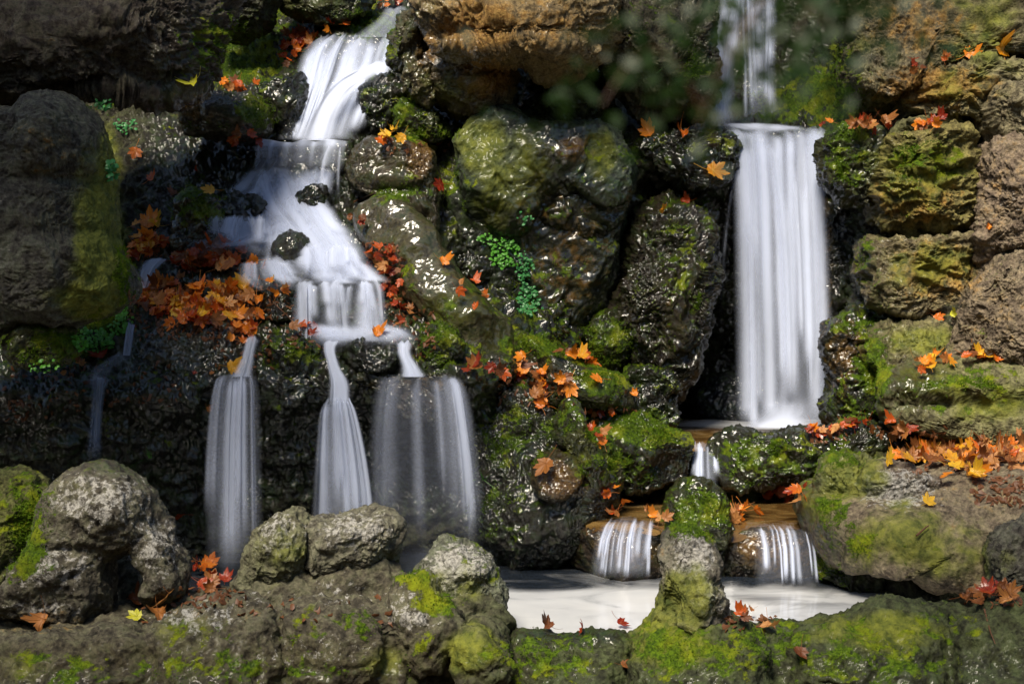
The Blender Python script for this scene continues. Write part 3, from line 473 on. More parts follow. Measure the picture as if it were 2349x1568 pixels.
rock('wedge stone under the tilted slab, moss on its left', [(1992,830),(2000,770),(2050,738),(2130,735),(2185,755),(2215,800),(2180,835),(2100,860),(2040,890)], 9.55, .22, .4, (.21,.18,.09), .7, .7, .25)
rock('wet mossy boulder beside the foot of the tall fall', [(1895,810),(1903,750),(1945,720),(2010,714),(2042,740),(2020,800),(1990,860),(1905,860)], 9.85, .2, .4, DARK, .8, .8, .2, wet=.4)
rock('broad low rock with a shiny wet corner under the right leaves', [(2030,915),(2050,865),(2120,838),(2250,830),(2400,836),(2520,850),(2520,1000),(2349,1018),(2230,1012),(2120,985),(2045,965)], 9.2, .28, .5, (.17,.155,.075), .5, .65, .25, lumps=[(2200,890,160,20,.05),(2150,930,100,14,-.05)], bumpy=.7)
rock('mossy streaked rock standing right of the plunge basin', [(1898,870),(1950,825),(2010,820),(2050,870),(2052,945),(2010,985),(1905,985)], 9.75, .2, .35, DARK, .8, .7, .15, wet=.4)
rock('dark rock in the gap right of the tall fall', [(1900,470),(1950,465),(1985,540),(1980,640),(1960,730),(1905,740),(1890,600)], 10.35, .15, .4, DARK, .9, .8, .1, wet=.5)
# right foreground bank
rock('sloping brown and green bank in the lower right', [(1842,1190),(1880,1135),(1990,1125),(2150,1100),(2350,1075),(2560,1080),(2580,1340),(2400,1370),(2300,1345),(2200,1340),(2090,1310),(2030,1270),(1960,1300),(1880,1300)], 8.45, .5, .7, (.20,.155,.105), .35, .75, .75, lumps=[(2060,1220,90,50,.06),(2230,1250,70,80,.06)], ctr=(2150,1210), bumpy=.6, fine=.6, facet=.05)
rock('green-grey lumpy knob on the lower right bank', [(1880,1150),(1890,1085),(1915,1052),(1965,1044),(2018,1058),(2035,1100),(2015,1150),(1950,1185),(1895,1180)], 8.55, .18, .3, (.24,.23,.15), .65, .75, .2, bumpy=.8)
rock('pinkish grey rounded knob right of the green-grey knob', [(1950,1165),(1975,1105),(2015,1068),(2060,1062),(2110,1085),(2155,1105),(2166,1140),(2140,1178),(2060,1198),(1985,1200)], 8.35, .22, .3, PINK, .55, .8, .2, bumpy=.8)
rock('dark undercut rock below the lower right bank', [(1870,1300),(1890,1210),(1960,1190),(2060,1240),(2160,1300),(2260,1330),(2320,1350),(2300,1420),(2200,1425),(2110,1392),(2000,1362),(1895,1345)], 8.4, .2, .4, DARK, .8, .8, .3, wet=.2)
rock('dark rounded rock at the right edge above the parapet', [(2268,1320),(2280,1250),(2330,1215),(2440,1210),(2460,1380),(2360,1400),(2290,1380)], 7.7, .22, .3, (.10,.09,.075), .6, .8, .2)
# foreground parapet
LUMPS = [
  ([(1425,1490),(1478,1440),(1510,1405),(1580,1385),(1650,1405),(1700,1435),(1770,1480),(1700,1570),(1500,1570)], 7.26, .16, .25, .9, .3),
  ([(925,1430),(955,1370),(1000,1310),(1080,1310),(1145,1380),(1180,1440),(1100,1490),(980,1490)], 7.36, .15, .25, .9, .3),
  ([(510,1390),(550,1320),(620,1300),(720,1310),(800,1290),(900,1290),(965,1370),(900,1430),(700,1440),(560,1430)], 7.38, .18, .2, .9, .5),
  ([(335,1455),(395,1412),(480,1392),(560,1385),(600,1408),(628,1460),(640,1560),(600,1680),(360,1680),(340,1560)], 6.95, .15, .3, .9, .7),
  ([(-80,1520),(60,1475),(180,1448),(290,1462),(335,1510),(330,1680),(-80,1680)], 6.9, .14, .3, .9, .7),
  ([(628,1450),(680,1402),(760,1393),(840,1392),(885,1425),(880,1500),(840,1580),(740,1620),(650,1600)], 7.0, .14, .3, .9, .7),
  ([(872,1420),(900,1345),(960,1330),(1020,1370),(1062,1430),(1050,1490),(980,1530),(900,1520)], 7.1, .16, .3, .9, .7),
  ([(1042,1480),(1080,1445),(1140,1445),(1175,1485),(1165,1550),(1100,1600),(1050,1570)], 7.0, .14, .3, .92, .5),
  ([(1150,1520),(1200,1470),(1300,1475),(1420,1470),(1480,1520),(1480,1680),(1160,1680)], 7.15, .14, .3, .9, .7),
  ([(1440,1560),(1470,1480),(1520,1440),(1600,1425),(1690,1435),(1755,1470),(1800,1530),(1800,1680),(1440,1680)], 7.05, .18, .3, .92, .6),
  ([(1790,1530),(1820,1475),(1900,1448),(1990,1425),(2070,1405),(2160,1402),(2210,1450),(2220,1540),(2200,1680),(1800,1680)], 7.2, .2, .3, .85, .7),
  ([(2190,1540),(2215,1450),(2290,1405),(2400,1400),(2500,1440),(2500,1680),(2200,1680)], 7.1, .18, .3, .9, .7),
]
def parapet():
    ku = [-340,0,300,480,560,700,930,1010,1150,1300,1480,1660,1740,1960,2050,2250,2400,2680]
    kv = [1385,1385,1375,1345,1335,1325,1325,1400,1437,1447,1440,1412,1418,1405,1385,1388,1385,1380]
    kyb= [7.62,7.62,7.60,7.58,7.56,7.55,7.5,7.55,7.62,7.66,7.66,7.6,7.6,7.62,7.66,7.7,7.7,7.7]
    kyf= [7.05,7.05,7.05,7.05,7.08,7.1,7.1,7.2,7.32,7.38,7.35,7.2,7.2,7.25,7.25,7.2,7.2,7.2]
    us = np.arange(-340, 2680, 2.8); vt = np.interp(us, ku, kv); yb = np.interp(us, ku, kyb); yf = np.interp(us, ku, kyf)
    ker = np.exp(-np.linspace(-2, 2, 25) ** 2); ker /= ker.sum()
    sm = lambda a: np.convolve(np.pad(a, 12, 'edge'), ker, 'valid')
    vt, yb, yf = sm(vt), sm(yb), sm(yf)
    top = P(us, vt, yb); zt = top[:, 2]; x7 = (us - CU) / FPX * 7.4
    t = np.linspace(0, 1, 190); rows = []
    for q in t:
        if q < .12: a = q / .12; y = yb + .10 * (1 - a) ** 2; z = -.45 + (zt + .45) * (1 - (1 - a) ** 2)
        elif q < .55: a = (q - .12) / .43; y = yb + (yf - yb) * a; z = zt - .02 * a - .05 * a ** 3
        else: a = (q - .55) / .45; y = yf - .20 * np.sin(a * math.pi * .5); z = zt - .07 - .75 * a ** 1.25
        rows.append(np.stack([x7, y, z + 0 * x7], -1))
    V = np.stack(rows); nt_, nu_ = V.shape[:2]; V = V.reshape(-1, 3); F = grid_faces(nt_, nu_)[:, ::-1]
    ii = np.arange(nu_ - 1); a0 = (nt_ - 1) * nu_; F = np.concatenate([F, np.stack([a0 + ii, ii, ii + 1, a0 + ii + 1], -1)])
    for e0 in (0, nu_ - 1):
        ring = np.arange(nt_) * nu_ + e0; cc = len(V); V = np.vstack([V, V[ring].mean(0)]); F = np.vstack([F, [[ring[k_], ring[k_ + 1], cc, cc] for k_ in range(nt_ - 1)], [[ring[-1], ring[0], cc, cc]]])
    T = np.concatenate([F[:, :3], F[:, [0, 2, 3]]]); T = T[(T[:, 0] != T[:, 1]) & (T[:, 1] != T[:, 2]) & (T[:, 0] != T[:, 2])]
    for pts, Y, tf, tb, e, tilt in LUMPS:
        V2, F2, _ = shell(pts, Y, tf, tb, e, tilt, facet=.35); T = np.concatenate([T, np.concatenate([F2[:, :3], F2[:, [0, 2, 3]]]) + len(V)]); V = np.concatenate([V, V2])
    V, F = fuse(V, T, .011, 8)
    me, c = finish('rock_parapet', V, F, lambda u, v: np.array([.15,.13,.09]) + sstep(900, 1300, u)[:, None] * (np.array([.075,.078,.04]) - np.array([.145,.12,.09])) + sstep(1440, 1500, v)[:, None] * sstep(1300, 900, u)[:, None] * -.03, .6, 0, 55, size=.35, bumpy=.6)  # left front below the edge darkened in the colour to stand for shade
    tag(link('rock_parapet', me, c), 'low fused rock parapet running along the front of the white pool', 'parapet')
parapet()
rock('big pale arched rock with a hollow at the lower left', [(88,1215),(95,1165),(130,1110),(188,1074),(250,1068),(308,1090),(348,1142),(356,1205),(330,1262),(270,1285),(190,1280),(120,1265)], 7.42, .27, .3, (.115,.10,.075), .5, .85, .1, facet=.1, fused=40,
     extra=[([(82,1225),(100,1165),(160,1110),(240,1120),(262,1190),(248,1290),(246,1405),(130,1435),(-40,1420),(-10,1370),(32,1315),(62,1265)], 7.38, .22, .3), ([(300,1240),(318,1170),(345,1130),(372,1180),(410,1235),(434,1290),(442,1340),(424,1385),(365,1392),(335,1375),(326,1320)], 7.44, .2, .25), ([(245,1270),(330,1270),(330,1390),(245,1390)], 7.86, .08, .1)], lumps=[(120,1320,50,40,.04),(140,1262,60,12,-.03),(250,1180,70,40,.05)])
rock('leaning pale stone with a mossy tip, left of centre in the foreground', [(540,1345),(555,1285),(585,1228),(635,1182),(672,1170),(700,1190),(715,1218),(710,1275),(700,1345),(640,1368),(580,1368)], 7.4, .18, .22, (.17,.16,.10), .5, .65, .15, lumps=[(640,1240,14,60,.05)])
rock('long pale block right behind the leaning stone', [(700,1250),(712,1200),(765,1200),(810,1178),(862,1174),(905,1192),(914,1230),(900,1295),(865,1335),(780,1340),(705,1335)], 7.45, .2, .25, (.18,.165,.12), .5, .65, .2)
rock('grey-green pitted stone at the left end of the white pool', [(945,1345),(980,1275),(1012,1240),(1050,1236),(1088,1262),(1130,1308),(1154,1350),(1152,1402),(1130,1438),(1060,1440),(985,1400)], 7.4, .2, .22, (.16,.165,.12), .5, .7, .15)
rock('tall pointed grey stone dividing the white pool', [(1506,1310),(1518,1240),(1554,1206),(1602,1214),(1632,1258),(1645,1330),(1668,1400),(1672,1455),(1600,1490),(1520,1475),(1488,1440),(1508,1380)], 7.3, .2, .22, (.17,.15,.12), .5, .75, .1, lumps=[(1560,1270,30,30,.03),(1610,1370,30,60,.06),(1540,1390,14,60,-.03)])
print('rocks', time.time() - T0, NR[0])
# ------------------------------------------------------------------ ground and pools
gm = simple('forest floor', (.07, .05, .03), .9, .5, scale=3)
x = np.linspace(-80, 80, 81); X, Yg = np.meshgrid(x, x); Zg = -.62 + fbm(np.stack([X.ravel(), Yg.ravel(), 0 * X.ravel()], -1), .2, 3) * .05
link('ground', mesh_np('ground', np.stack([X.ravel(), Yg.ravel(), Zg], -1), grid_faces(81, 81), gm))['kind'] = 'structure'
def pool(name, poly_u, Y0, Y1, z, foamf, deepf=None, n=(260, 90), lip=False):
    uu = np.linspace(poly_u[0], poly_u[1], n[0]); yy = np.linspace(Y0, Y1, n[1]); X, Yy = np.meshgrid((uu - CU) / FPX * (Y0 + Y1) / 2, yy)
    V = np.stack([X.ravel(), Yy.ravel(), np.full(X.size, z)], -1); V[:, 2] += fbm(V, 3, 2) * .004
    if lip:
        fe = fbm(V * np.array([1, 0, 0]), 5, 3, off=z) * .09; q_ = np.clip((Y0 + .16 + fe - V[:, 1]) / .16, 0, 1.25); V[:, 1] -= fe * np.clip(q_, 0, 1); V[:, 2] -= q_ ** 2 * .05
    me = mesh_np(name, V, grid_faces(n[1], n[0]), POOL); u, v = UV(V); fattr(me, 'foam', foamf(u, v)); fattr(me, 'deep', np.full(len(V), float(name == 'lower_pool_water')))
    o = link(name, me); o['kind'] = 'structure'; return o
G = lambda u, v, cu, cv, ru, rv, a=1: a * np.exp(-(((u - cu) / ru) ** 2 + ((v - cv) / rv) ** 2))
def foam_low(u, v):
    f = .12 + .95 * sstep(1328, 1362, v + (u < 1500) * 0 - .02 * np.abs(u - 1400)); f += G(u, v, 1430, 1325, 130, 16, .5) + G(u, v, 1800, 1345, 130, 16, .35)
    f -= G(u, v, 1700, 1372, 140, 10, .45) + G(u, v, 1230, 1345, 120, 10, .35) + G(u, v, 1850, 1385, 120, 5, .2); f += (u > 1680) * -.12; return np.clip(f, 0, 1)
pool('lower_pool_water', (-340, 2330), 7.5, 9.5, 0, foam_low, n=(420, 120))
pool('basin_water', (1335, 1885), 8.70, 10.0, Z_MID, lambda u, v: np.clip(G(u, v, 1425, 1132, 50, 8, .8) + G(u, v, 1620, 1128, 70, 10, .6) + .05, 0, 1), lip=True)
pool('upper_pool_water', (1480, 2000), 9.60, 10.75, Z_UP, lambda u, v: np.clip(G(u, v, 1800, 966, 170, 26, 1.1) + G(u, v, 1640, 972, 120, 12, .5), 0, 1), lip=True)
bpy.context.view_layer.update()
# ------------------------------------------------------------------ water sheets
def sheet(label, rows, dens=.9, streak=.7, foff=.035, top=.08, bot=.0, edge=.14, nu=40, cell=5., bulge=.03, arc=7., name='waterfall', cat='waterfall', group=None, seed=0, extra=(), soft=None, prof=None, sedge=None):
    """rows: (v, u left, u right, Y) from the lip down; Y None = lies on the rock face"""
    me_list = []
    for rw in (rows,) + tuple(extra):
        r = []
        for q in rw:
            Y = q[3] if q[3] is not None else float(D((q[1] + q[2]) / 2, q[0])) - foff
            r.append((q[0], q[1], q[2], Y, q[4] if len(q) > 4 else 1.))
        r = np.array(r, float); s = np.arange(len(r)); nv = max(12, int(abs(r[-1, 0] - r[0, 0]) / cell) + 8)
        tt = np.linspace(0, len(r) - 1, nv)
        def cr(y):
            yp = np.concatenate([[2 * y[0] - y[1]], y, [2 * y[-1] - y[-2]]]); i = np.minimum(tt.astype(int), len(y) - 2); f = tt - i
            a, b, c_, d = yp[i], yp[i + 1], yp[i + 2], yp[i + 3]
            return .5 * (2 * b + (c_ - a) * f + (2 * a - 5 * b + 4 * c_ - d) * f ** 2 + (3 * b - a - 3 * c_ + d) * f ** 3)
        R = np.stack([cr(r[:, i]) for i in range(5)], 1); g = np.linspace(0, 1, nu)
        gu_ = R[:, 1:2] + (R[:, 2:3] - R[:, 1:2]) * g[None]; gv_ = np.repeat(R[:, :1], nu, 1)
        jt = np.interp(np.arange(nu), np.linspace(0, nu, 9), np.random.default_rng(seed + 50).normal(0, 3.5, 9)); fd = np.exp(-np.linspace(0, 1, nv) * 6)[:, None]
        gv_ = gv_ + (arc * (2 * g - 1)[None] ** 2 + jt[None]) * fd
        wob = np.interp(np.arange(nu), np.arange(0, nu + 8, 4), np.random.default_rng(seed + 3).normal(0, 1, len(np.arange(0, nu + 8, 4))))
        gy = R[:, 3:4] - bulge * np.sin(g * math.pi)[None] ** .6 + wob[None] * .008
        V = P(gu_.ravel(), gv_.ravel(), gy.ravel())
        along = np.concatenate([[0], np.cumsum(np.linalg.norm(np.diff(V.reshape(nv, nu, 3)[:, nu // 2], axis=0), axis=1))])
        me_list.append((V, grid_faces(nv, nu), gu_, R, g, along, nv, seed + len(me_list) * .37)); seed += 1 if extra and sedge else 0
    Vs = []; Fs = []; uvs = []; de = []; off = 0
    for li, (V, F, gu_, R, g, along, nv, sd_) in enumerate(me_list):
        if li and sedge: edge = sedge
        Vs.append(V); Fs.append(F + off); off += len(V)
        wid = (R[:, 2] - R[:, 1]).mean() * 9.3 / FPX
        uvs.append(np.stack([np.repeat(g[None] * wid + sd_ * 1.7, nv, 0).ravel(), np.repeat(along[:, None] + sd_, nu, 1).ravel()], -1))
        eg = sstep(0, edge, g) * sstep(0, edge, 1 - g); t = np.linspace(0, 1, nv)
        if prof is not None:
            pb, ps = prof; q_ = pb + sum(a_ * np.exp(-((g - c_) / w_) ** 2) for c_, w_, a_ in ps); eg = eg * np.clip(q_, 0, 1.15)
        fa = (sstep(0, top, t) if top > 0 else 1) * (sstep(0, bot, 1 - t) if bot > 0 else np.ones(nv))
        de.append((eg[None] * fa[:, None] * R[:, 4:5]).ravel() * dens)
    V = np.concatenate(Vs); F = np.concatenate(Fs); c = V.mean(0); me = mesh_np(name, V - c, F, FALL)
    fattr(me, 'dens', np.concatenate(de)); fattr(me, 'streak', np.full(len(V), streak)); fattr(me, 'soft', np.full(len(V), soft if soft is not None else (.9 if streak < .7 else .25)))
    ul = me.uv_layers.new(name='UVMap'); uvv = np.concatenate(uvs); ul.data.foreach_set('uv', uvv[F.ravel()].astype(np.float32).ravel())
    return tag(link(name, me, c), label, cat, group)
def veil(label, rows, n, dens, base=.3, wid=(.08, .25), jy=.05, span=(.45, 1.), seed=0, drift=.12, edge=.25, top=.05, bot=.1, rnd=None, streak=.15, soft=.3, foff=.06, arc=6, name='waterfall', cat='waterfall'):
    """silky water: one faint sheet and many soft overlapping strands that run the same way"""
    r = np.random.default_rng(seed); R = [(q[0], q[1], q[2], q[3] if q[3] is not None else float(D((q[1] + q[2]) / 2, q[0])) - foff, q[4] if len(q) > 4 else 1.) for q in rows]; A = np.array(R)
    kk = np.arange(len(A)); ex = []
    for i in range(n):
        c0 = r.uniform(.02, .98); w_ = r.uniform(*wid); L = r.uniform(*span); t0 = r.uniform(0, 1 - L); ts = np.linspace(t0, t0 + L, 7) * (len(A) - 1); o_ = r.uniform(.45, 1.); dy = -r.uniform(.005, jy); c1 = c0 + r.normal(0, drift)
        rr = []
        for m_, t in enumerate(ts):
            a = [np.interp(t, kk, A[:, c_]) for c_ in range(5)]; cc = np.clip(c0 + (c1 - c0) * m_ / 6, .03, .97); W_ = a[2] - a[1]; ww = w_ * W_ * (1 + .25 * m_ / 6)
            fade = 1. if (m_ > 0 or t0 < .04) and (m_ < 6 or t0 + L > .96) else 0.
            rr.append((a[0], a[1] + cc * W_ - ww / 2, a[1] + cc * W_ + ww / 2, a[3] + dy, a[4] * o_ / max(base, .05) * fade))
        ex.append(rr)
    return sheet(label, [(*q[:4], q[4] * 1.) for q in R], dens * base, streak, 0, top=top, bot=bot, edge=edge, nu=22, cell=8, bulge=.015, arc=arc, seed=seed, soft=soft, extra=ex, name=name, cat=cat, sedge=.5)
def water():
    S = sheet
    S('thin water sliding over dark stone at the very top', [(15,880,945,11.2),(45,860,930,11.1),(85,800,915,10.95)], .55, .7, seed=1, edge=.3)
    veil('bright upper left fall pouring over a rounded rock', [(78,748,908,11.0,.5),(92,728,915,10.85,.7),(120,710,912,10.74,.8),(160,698,900,10.64,.9),(200,690,872,10.52),(250,674,845,10.44),(300,658,826,10.38),(326,645,818,10.36)], 30, .95, .22, (.08,.28), seed=2, drift=.05, arc=12)
    S('white strand crossing the upper left fall from the right', [(138,850,905,10.5,.6),(160,800,895,10.4),(185,755,860,10.36),(215,728,820,10.34),(260,700,795,10.32),(322,672,780,10.32)], 1., .2, edge=.45, seed=3, soft=.5)
    S('straight water ledge with short drips under the upper fall', [(321,592,800,10.12),(330,588,798,10.05),(342,585,795,10.03,.6),(372,582,792,10.03,.5),(400,580,790,10.03,.4)], 1., .6, top=0, bot=.4, seed=4, nu=80, arc=0, edge=.04, soft=.1, prof=(.55, [(.03,.03,.8),(.17,.03,.5),(.33,.04,.7),(.5,.05,.6),(.62,.03,.5),(.8,.05,.8)]))
    S('twin thin strands dropping from the right end of the water ledge', [(332,752,785,10.0),(360,738,785,9.98),(400,730,783,9.97),(480,726,783,9.97)], .8, .6, bot=.4, seed=5, prof=(0, [(.15,.14,1),(.9,.12,1)]))
    veil('broad misty cascade spreading over the middle steps', [(350,585,790,10.0,.5),(385,572,785,None,.8),(420,555,780,None,1),(460,520,770,None,1),(500,495,770,None,1),(535,475,785,None,1),(565,455,800,None,.9),(600,450,830,None,.6)], 46, .8, .16, (.08,.30), .07, (.25,.7), seed=6, foff=.1, edge=.4, bot=.3, drift=.14)
    veil('bright tongue of water curving right down the middle steps', [(380,590,690,None,.5),(420,590,720,None,.9),(460,600,735,None),(500,625,760,None),(540,665,790,None),(580,690,815,None),(615,705,840,None),(652,715,862,None)], 18, .9, .35, (.25,.6), .05, (.4,1), seed=7, foff=.15, edge=.5, top=.15)
    veil('low white swirl sweeping left across the third step', [(490,640,760,None,.4),(520,580,745,None,.8),(548,520,700,None,1),(572,475,620,None,.6)], 12, .9, .35, (.25,.6), .05, (.5,1), seed=8, foff=.14, edge=.5, bot=.2)

    veil('veil over the rounded stones above the lower step', [(565,600,815,None,.4),(600,585,825,None,.9),(630,590,858,None,1),(652,620,878,None,1)], 22, .85, .25, (.1,.35), .05, (.4,1), seed=9, foff=.11, edge=.4)
    veil('wide lower step fall of the left cascade', [(636,685,870,9.38,.8),(648,680,874,9.3),(665,682,876,9.25,.9),(700,684,880,9.23,.8),(750,686,884,9.22,.9),(786,686,894,9.2)], 22, .85, .16, (.08,.28), .06, (.4,.9), seed=10, drift=.08, edge=.4, top=.15, arc=14)
    veil('misty shelf of water feeding the three lower streams', [(735,695,895,9.22,.4),(756,715,935,9.16,.8),(776,735,950,9.1,.7),(802,745,955,9.04,.2)], 14, .8, .2, (.15,.45), .03, (.8,1), seed=11, foff=.1, edge=.5, top=.4, bot=.5)
    veil('short foaming step at the left of the middle cascade', [(492,492,600,None,.5),(502,486,604,None,1),(530,480,606,None,.9),(566,470,612,None,.6)], 14, 1., .2, (.12,.4), .05, (.6,1), seed=51, foff=.18, edge=.4, bot=.3)
    veil('short foaming step in the centre of the middle cascade', [(452,605,715,None,.5),(462,600,718,None,1),(490,596,722,None,.9),(520,590,728,None,.5)], 14, 1., .2, (.12,.4), .05, (.6,1), seed=52, foff=.17, edge=.4, bot=.3)
    veil('short foaming step at the right of the middle cascade', [(560,700,806,None,.5),(572,696,812,None,1),(600,694,822,None,.9),(636,692,838,None,.6)], 14, 1., .2, (.12,.4), .05, (.6,1), seed=53, foff=.18, edge=.4, bot=.3)
    veil('thin step of water sliding toward the upper leaf heap', [(596,560,660,None,.4),(606,556,664,None,.9),(640,560,680,None,.6),(670,600,700,None,.4)], 10, .8, .2, (.12,.4), .05, (.6,1), seed=54, foff=.15, edge=.4, bot=.3)
    S('small side fall spilling among the leaves at the left', [(592,335,400,9.62),(604,318,385,9.55),(625,312,365,9.5),(660,312,345,9.47)], .8, .6, seed=12, edge=.35)
    S('small trickle beside the mossy left rock', [(735,290,312,9.2),(780,284,306,9.05),(815,280,300,8.95)], .7, .7, seed=13)
    S('thin shallow stream spreading toward the far left fall', [(808,262,310,8.85),(825,235,300,8.82),(850,205,270,8.78),(872,196,245,8.74)], .45, .8, edge=.4, seed=14)
    S('thin far left fall on the dark wet wall', [(862,192,262,8.74),(885,202,248,8.66),(930,204,240,8.64),(1000,198,236,8.63),(1080,186,240,8.63)], .6, .8, bot=.3, seed=15, edge=.3)
    S('narrow chute of water through the fallen leaves', [(770,560,600,9.1),(800,552,592,9.0),(830,542,588,8.92),(864,520,588,8.86)], .8, .6, seed=16, edge=.35)
    veil('tall blue-white fall, leftmost of the big three', [(856,508,586,8.88,.9),(866,496,592,8.8),(900,487,598,8.75),(960,480,600,8.73),(1050,474,603,8.72,.9),(1180,470,606,8.71,.75),(1330,466,610,8.7,.45)], 9, .8, .22, (.08,.3), .03, (.8,1), seed=17, drift=.01, edge=.14, arc=5, bot=.15)
    S('white chute narrowing above the middle fall', [(775,735,790,9.1),(800,736,775,9.0),(840,745,785,8.92),(880,748,808,8.85),(940,742,815,8.78)], .95, .3, seed=18, edge=.35, bot=.1)
    veil('middle fall of the lower left wall, widening downward', [(912,752,804,8.8,.9),(930,740,814,8.73),(960,736,824,8.71),(1040,732,842,8.7),(1150,728,858,8.69,.85),(1320,724,868,8.69,.5)], 11, .9, .3, (.12,.42), .03, (.7,1), seed=19, drift=.02, edge=.2, arc=14, bot=.15)
    S('short white chute above the wide veil fall', [(778,900,955,9.12),(810,905,950,9.0),(840,912,970,8.93),(864,905,992,8.86)], .9, .3, edge=.4, seed=20)
    veil('wide thin veil falling over the pale stone', [(860,885,1060,8.86,.5),(880,874,1068,8.8,.8),(920,866,1080,8.77),(1000,860,1092,8.75,.85),(1150,858,1106,8.74,.7),(1335,856,1118,8.74,.4)], 10, .42, .28, (.07,.26), .03, (.7,1), seed=21, drift=.01, edge=.16, arc=3, bot=.2)
    S('bluish strand at the right side of the wide veil', [(862,1010,1062,8.8,.5),(900,1022,1072,8.72,1),(1000,1036,1088,8.71),(1120,1044,1104,8.71,.8),(1310,1050,1118,8.71,.4)], .8, .2, edge=.5, seed=22, bot=.2)
    veil('thin high fall behind the hanging green twigs, left strand', [(-80,1660,1722,11.3),(60,1642,1705,11.25),(160,1628,1694,11.2),(296,1604,1690,11.0)], 6, .85, .4, (.3,.7), seed=23, drift=.05, edge=.4)
    veil('thin high fall behind the hanging green twigs, right strands', [(-80,1690,1790,11.5),(60,1696,1788,11.4),(160,1704,1784,11.35),(292,1706,1790,11.2)], 10, .7, .3, (.12,.35), seed=24, drift=.03, edge=.3)
    S('white pillow of water on the lip of the tall right fall', [(278,1630,1740,10.8,.5),(287,1628,1840,10.66,1),(297,1640,1892,10.5,1),(318,1672,1893,10.42,.3)], .9, .5, top=.3, bot=.5, seed=25, edge=.4, arc=-6)
    veil('tall wide white curtain dropping into the upper pool', [(290,1668,1892,10.55,.3),(300,1674,1894,10.44,.7),(320,1684,1893,10.37,.9),(380,1690,1890,10.33),(500,1696,1892,10.32),(700,1700,1896,10.32),(985,1704,1903,10.32)], 22, .74, .18, (.08,.34), .05, (.55,1), seed=26, drift=.015, edge=.22, arc=10, bot=.02)
    veil('dense bright core inside the tall right curtain', [(315,1735,1850,10.3,.6),(450,1760,1856,10.26),(600,1774,1862,10.26),(800,1780,1868,10.26),(985,1774,1876,10.26)], 10, .7, .3, (.2,.5), .04, (.6,1), seed=27, drift=.03, edge=.5)
    S('very thin strand left of the tall right curtain', [(350,1690,1700,10.4),(450,1668,1684,10.3),(600,1650,1668,10.3),(780,1640,1660,10.3)], .3, .3, edge=.5, bot=.5, seed=28)
    veil('small outlet chute between the two mossy rim rocks', [(1012,1592,1642,9.66,.8),(1030,1592,1642,9.55),(1060,1588,1644,9.46),(1112,1583,1650,9.40)], 9, .85, .25, (.12,.35), .03, (.7,1), seed=29, drift=.03)
    veil('short transparent fall at the left side of the clear basin', [(1186,1392,1500,8.74,.2),(1204,1376,1497,8.6,.7),(1240,1362,1493,8.52),(1326,1350,1490,8.49)], 17, .8, .22, (.04,.16), .03, (.6,1), seed=30, drift=.03, edge=.15, arc=12)
    veil('short dripping fall at the right side of the clear basin', [(1200,1712,1855,8.72,.2),(1218,1722,1864,8.58,.7),(1260,1728,1872,8.53),(1346,1728,1880,8.5)], 11, .95, .12, (.04,.14), .03, (.6,1), seed=31, drift=.03, edge=.15, arc=12)
    # spray where the falls land
    for lb, rows, dn in (('soft spray at the foot of the tall right fall', [(900,1720,1900,10.2,.2),(950,1700,1905,10.15,.7),(985,1640,1915,10.05,1)], .95), ('faint spray at the foot of the wide veil', [(1240,900,1120,8.65,.2),(1290,900,1150,8.6,.6),(1325,900,1180,8.55,.8)], .3),
                         ('soft spray where the upper left fall meets the ledge', [(270,650,820,10.3,.2),(300,640,820,10.27,.7),(322,620,815,10.25,1)], .5), ('soft spray on the shelf below the lower step fall', [(740,690,900,9.15,.3),(765,700,930,9.12,1),(785,720,950,9.08,.6)], .6)):
        S(lb, rows, dn, .0, edge=.5, top=.3, bot=.12, seed=40 + len(lb), soft=.5, name='spray', cat='spray')
